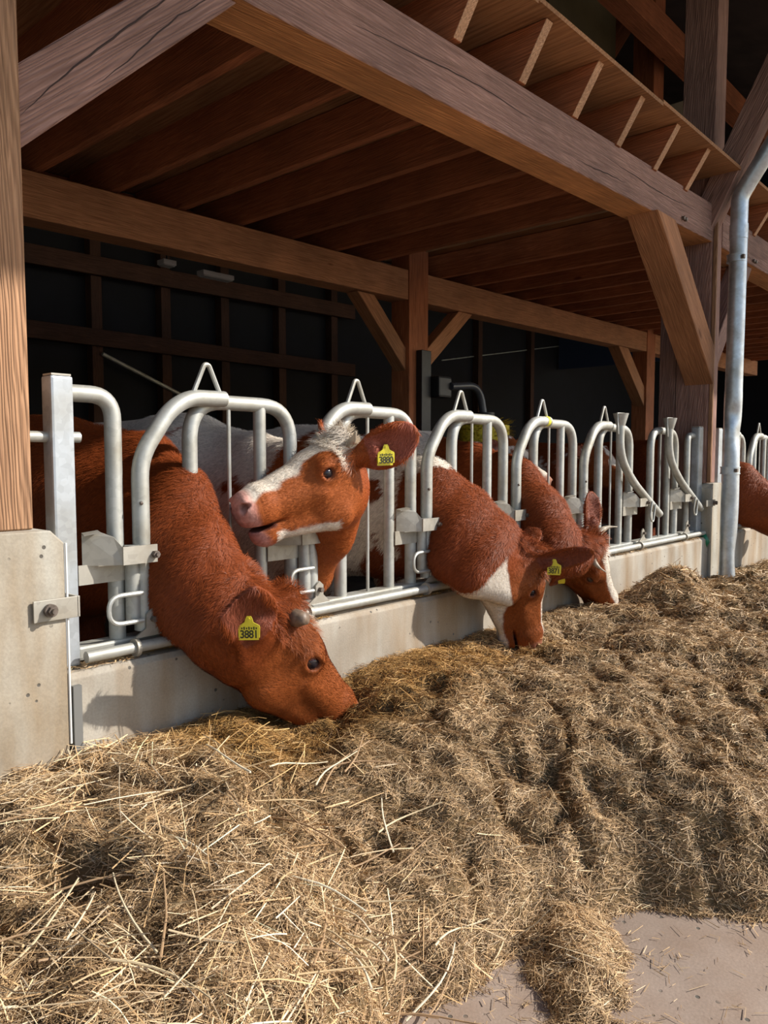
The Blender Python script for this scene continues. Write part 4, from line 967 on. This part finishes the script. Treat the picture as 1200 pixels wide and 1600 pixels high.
def strands(name, n, xr, yr, ln, wd, lift, pal, seed, taper=True, dens=None, surf=None, segs=1, curve=0, spread=.35, weight=None):
    r = np.random.default_rng(seed)
    X = r.uniform(*xr, n*2); Y = r.uniform(*yr, n*2)
    # thin out with distance from the camera
    D = np.hypot(X, Y); keep = r.random(n*2) < np.clip((1.9/D)**1.2, 0, 1)
    # skip what lies far behind the viewer
    keep &= (X*FW[0]+Y*FW[1]) > .5
    px = 600+FPX*(X*RT[0]+Y*RT[1])/(X*FW[0]+Y*FW[1]); keep &= (px > -260) & (px < 2100)
    if weight is not None: keep &= r.random(n*2) < weight(X, Y)
    X, Y = X[keep], Y[keep]; m = len(X)
    h, N = heap_pt(X, Y) if surf is None else (np.full(m, float(surf)), np.tile(V(0, 0, 1), (m, 1))); on = h > -.004
    if dens is not None: on |= r.random(m) < dens(X, Y)
    X, Y, h, N = X[on], Y[on], h[on], N[on]; m = len(X); fl = h < -.004; h = np.where(fl, .004, h); N[fl] = V(0, 0, 1)
    a = r.uniform(0, 2*math.pi, m); fl_ = fbm(X*6, Y*6, oct=2, seed=50)*8; a = np.where(r.random(m) < .28, fl_+r.normal(0, .5, m), a)
    d = np.stack([np.cos(a), np.sin(a), r.normal(0, spread, m)*(~fl)], 1)
    d -= N*(d*N).sum(1)[:, None]*.75; d /= np.linalg.norm(d, axis=1)[:, None]
    L_ = r.uniform(*ln, m); L_ = L_*r.choice([.6, 1, 1.0, 1.5], m); W_ = r.uniform(*wd, m)*(np.hypot(X, Y)/1.8).clip(1, 3)**.6
    c = np.stack([X, Y, h+r.uniform(*lift, m)*(~fl)], 1)+N*.001
    sv = np.cross(d, N+r.normal(0, .5, (m, 3))); sv /= np.linalg.norm(sv, axis=1)[:, None]; up = np.cross(sv, d)
    bend = r.normal(0, curve, m)[:, None]*L_[:, None] if curve else 0
    vs = []
    K = segs+1
    for k in range(K):
        t = k/segs-.5
        p = c+d*(L_*t)[:, None]+ (N*(-(t*t)*4+.5)*bend if curve else 0)
        wk = W_[:, None]*(1 if not taper else (1-.35*(k/segs)))
        vs += [p-sv*wk*.5, p+up*wk*.30, p+sv*wk*.5]
    vs = np.stack(vs, 1).reshape(-1, 3); b = (np.arange(m)*3*K)[:, None]
    Q = np.concatenate([b+np.array([[3*k+i, 3*k+i+1, 3*k+i+4, 3*k+i+3]]) for k in range(segs) for i in (0, 1)])
    pal = np.array(pal); ci = pal[r.integers(0, len(pal), m)]*(1+r.normal(0, .24, m))[:, None]*V(1.10, .98, .88)
    pt = fbm(X*2.5, Y*2.5, oct=3, seed=77); ci = ci*(1+.55*pt)[:, None]
    gold = (sstep(1.30, 1.6, Y)*sstep(1.0, 1.3, X)*(1-sstep(2.5, 3.2, X)))[:, None]; ci = ci*(1-gold)+ci*V(.86, .72, .44)*gold       # moister golden feed beside the kerb
    o = np_mesh(name, vs, Q, np.array(fr_.location), M_STRAW, fr_, np.repeat(np.clip(ci, .01, .95), 3*K, 0), smooth=False); o['kind'] = 'stuff'
    return m
HAY = [(.50, .37, .21), (.40, .29, .16), (.56, .44, .27), (.26, .18, .10), (.44, .34, .21), (.62, .52, .36), (.18, .125, .07), (.34, .26, .15)]
PALE = [(.62, .50, .31), (.70, .60, .41), (.52, .38, .21), (.74, .67, .51)]
near = lambda X, Y: np.clip(1.25-.55*(X-.6), .12, 1)
sc_fl = lambda X, Y: .30*np.exp(-np.maximum(0, edgeY(X)-Y)*10)*np.clip(.5+3*fbm(X*6, Y*6, oct=2, seed=90), 0, 1.5)+.008
a1 = strands('chopped_hay', 230000, (-.5, 4.6), (.1, 1.94), (.012, .036), (.0011, .0024), (-.004, .012), HAY, 1, dens=sc_fl)
a2 = strands('fine_hay', 90000, (-.5, 5.2), (.1, 1.94), (.025, .07), (.0008, .0015), (0, .018), HAY, 2, curve=.10, segs=2)
a3 = strands('chopped_hay', 60000, (3.6, 9.5), (-.4, 1.94), (.03, .07), (.002, .004), (-.004, .02), HAY, 3)
a4 = strands('loose_straw', 4200, (-.4, 2.0), (.3, 1.94), (.06, .15), (.0018, .0036), (.004, .035), PALE, 4, curve=.06, segs=3, spread=.28, weight=lambda X, Y: np.clip(1.35-.85*X+1.2*(Y > 1.62)*(X < 1.15), .04, 1))
a5 = strands('kerb_litter', 26000, (.95, 5.6), (1.955, 2.10), (.01, .035), (.001, .0022), (0, .006), HAY, 9, surf=.582, spread=.1, weight=lambda X, Y: np.clip(.1+2.2*fbm(X*4, Y*9, oct=2, seed=66)+.3*(Y > 1.99), 0, 1))
print('strands', a1, a2, a3, a4)

# long stalks, each one a thing of its own
def stalk_mesh(k):
    r = random.Random(k); L_ = r.uniform(.16, .30); mb = MB(); n = 7; bend = r.uniform(-.03, .03); kink = r.choice([0, 0, .04, -.03]); pts = []
    for i in range(n):
        t = i/(n-1); pts.append((L_*(t-.5), bend*math.sin(t*3.1)+(kink*max(0, t-.55)), .006*math.sin(t*5+k)))
    mb.tube(pts, [.0026-.0011*i/(n-1) for i in range(n)], 6); me = bpy.data.meshes.new('straw_stalk')
    me.from_pydata(mb.v, [], mb.f); c = PALE[k % 4] if k % 3 else (.38, .25, .14)
    a = me.color_attributes.new('col', 'FLOAT_COLOR', 'POINT'); a.data.foreach_set('color', np.tile([*c, 1], (len(mb.v), 1)).astype(np.float32).ravel())
    me.materials.append(M_STRAW); return me
SM_ = [stalk_mesh(k) for k in range(12)]
def stalk(x, y, ang, tilt, k, lift, group, label):
    h, N = heap_pt(np.array([x]), np.array([y])); o = bpy.data.objects.new('straw_stalk', SM_[k % 12]); COL.objects.link(o)
    o.location = (x, y, max(0, float(h[0]))+lift); o.rotation_euler = (0, tilt, ang); tag(o, label, 'straw', group)
r = random.Random(5)
for k in range(64):
    x = .35+1.1*r.random()**1.1; y = r.uniform(max(.62, float(edgeY(x))-.02), 1.75-.25*x)
    hx = float(heap(np.array([x+.06]), np.array([y]))[0]-heap(np.array([x-.06]), np.array([y]))[0])/.12
    ang = r.uniform(-1.6, 1.6); stalk(x, y, ang, -math.atan(hx)*math.cos(ang)*.6+r.uniform(-.12, .12), k, .024+.02*r.random(), 'long straw stalks on the feed heap', 'long pale straw stalk lying loose on the near part of the feed heap')
for k in range(12):
    x = r.uniform(.95, 1.25); y = r.uniform(.92, 1.08); stalk(x, y, r.uniform(-1.2, 1.2), r.uniform(-.25, .1), k*3, .03+.03*r.random(), 'brown stalks at the heap edge', 'stiff stalk sticking out over the bare floor at the near edge of the heap')
print('straw', time.time()-T0)
print('script seconds', time.time()-T0)
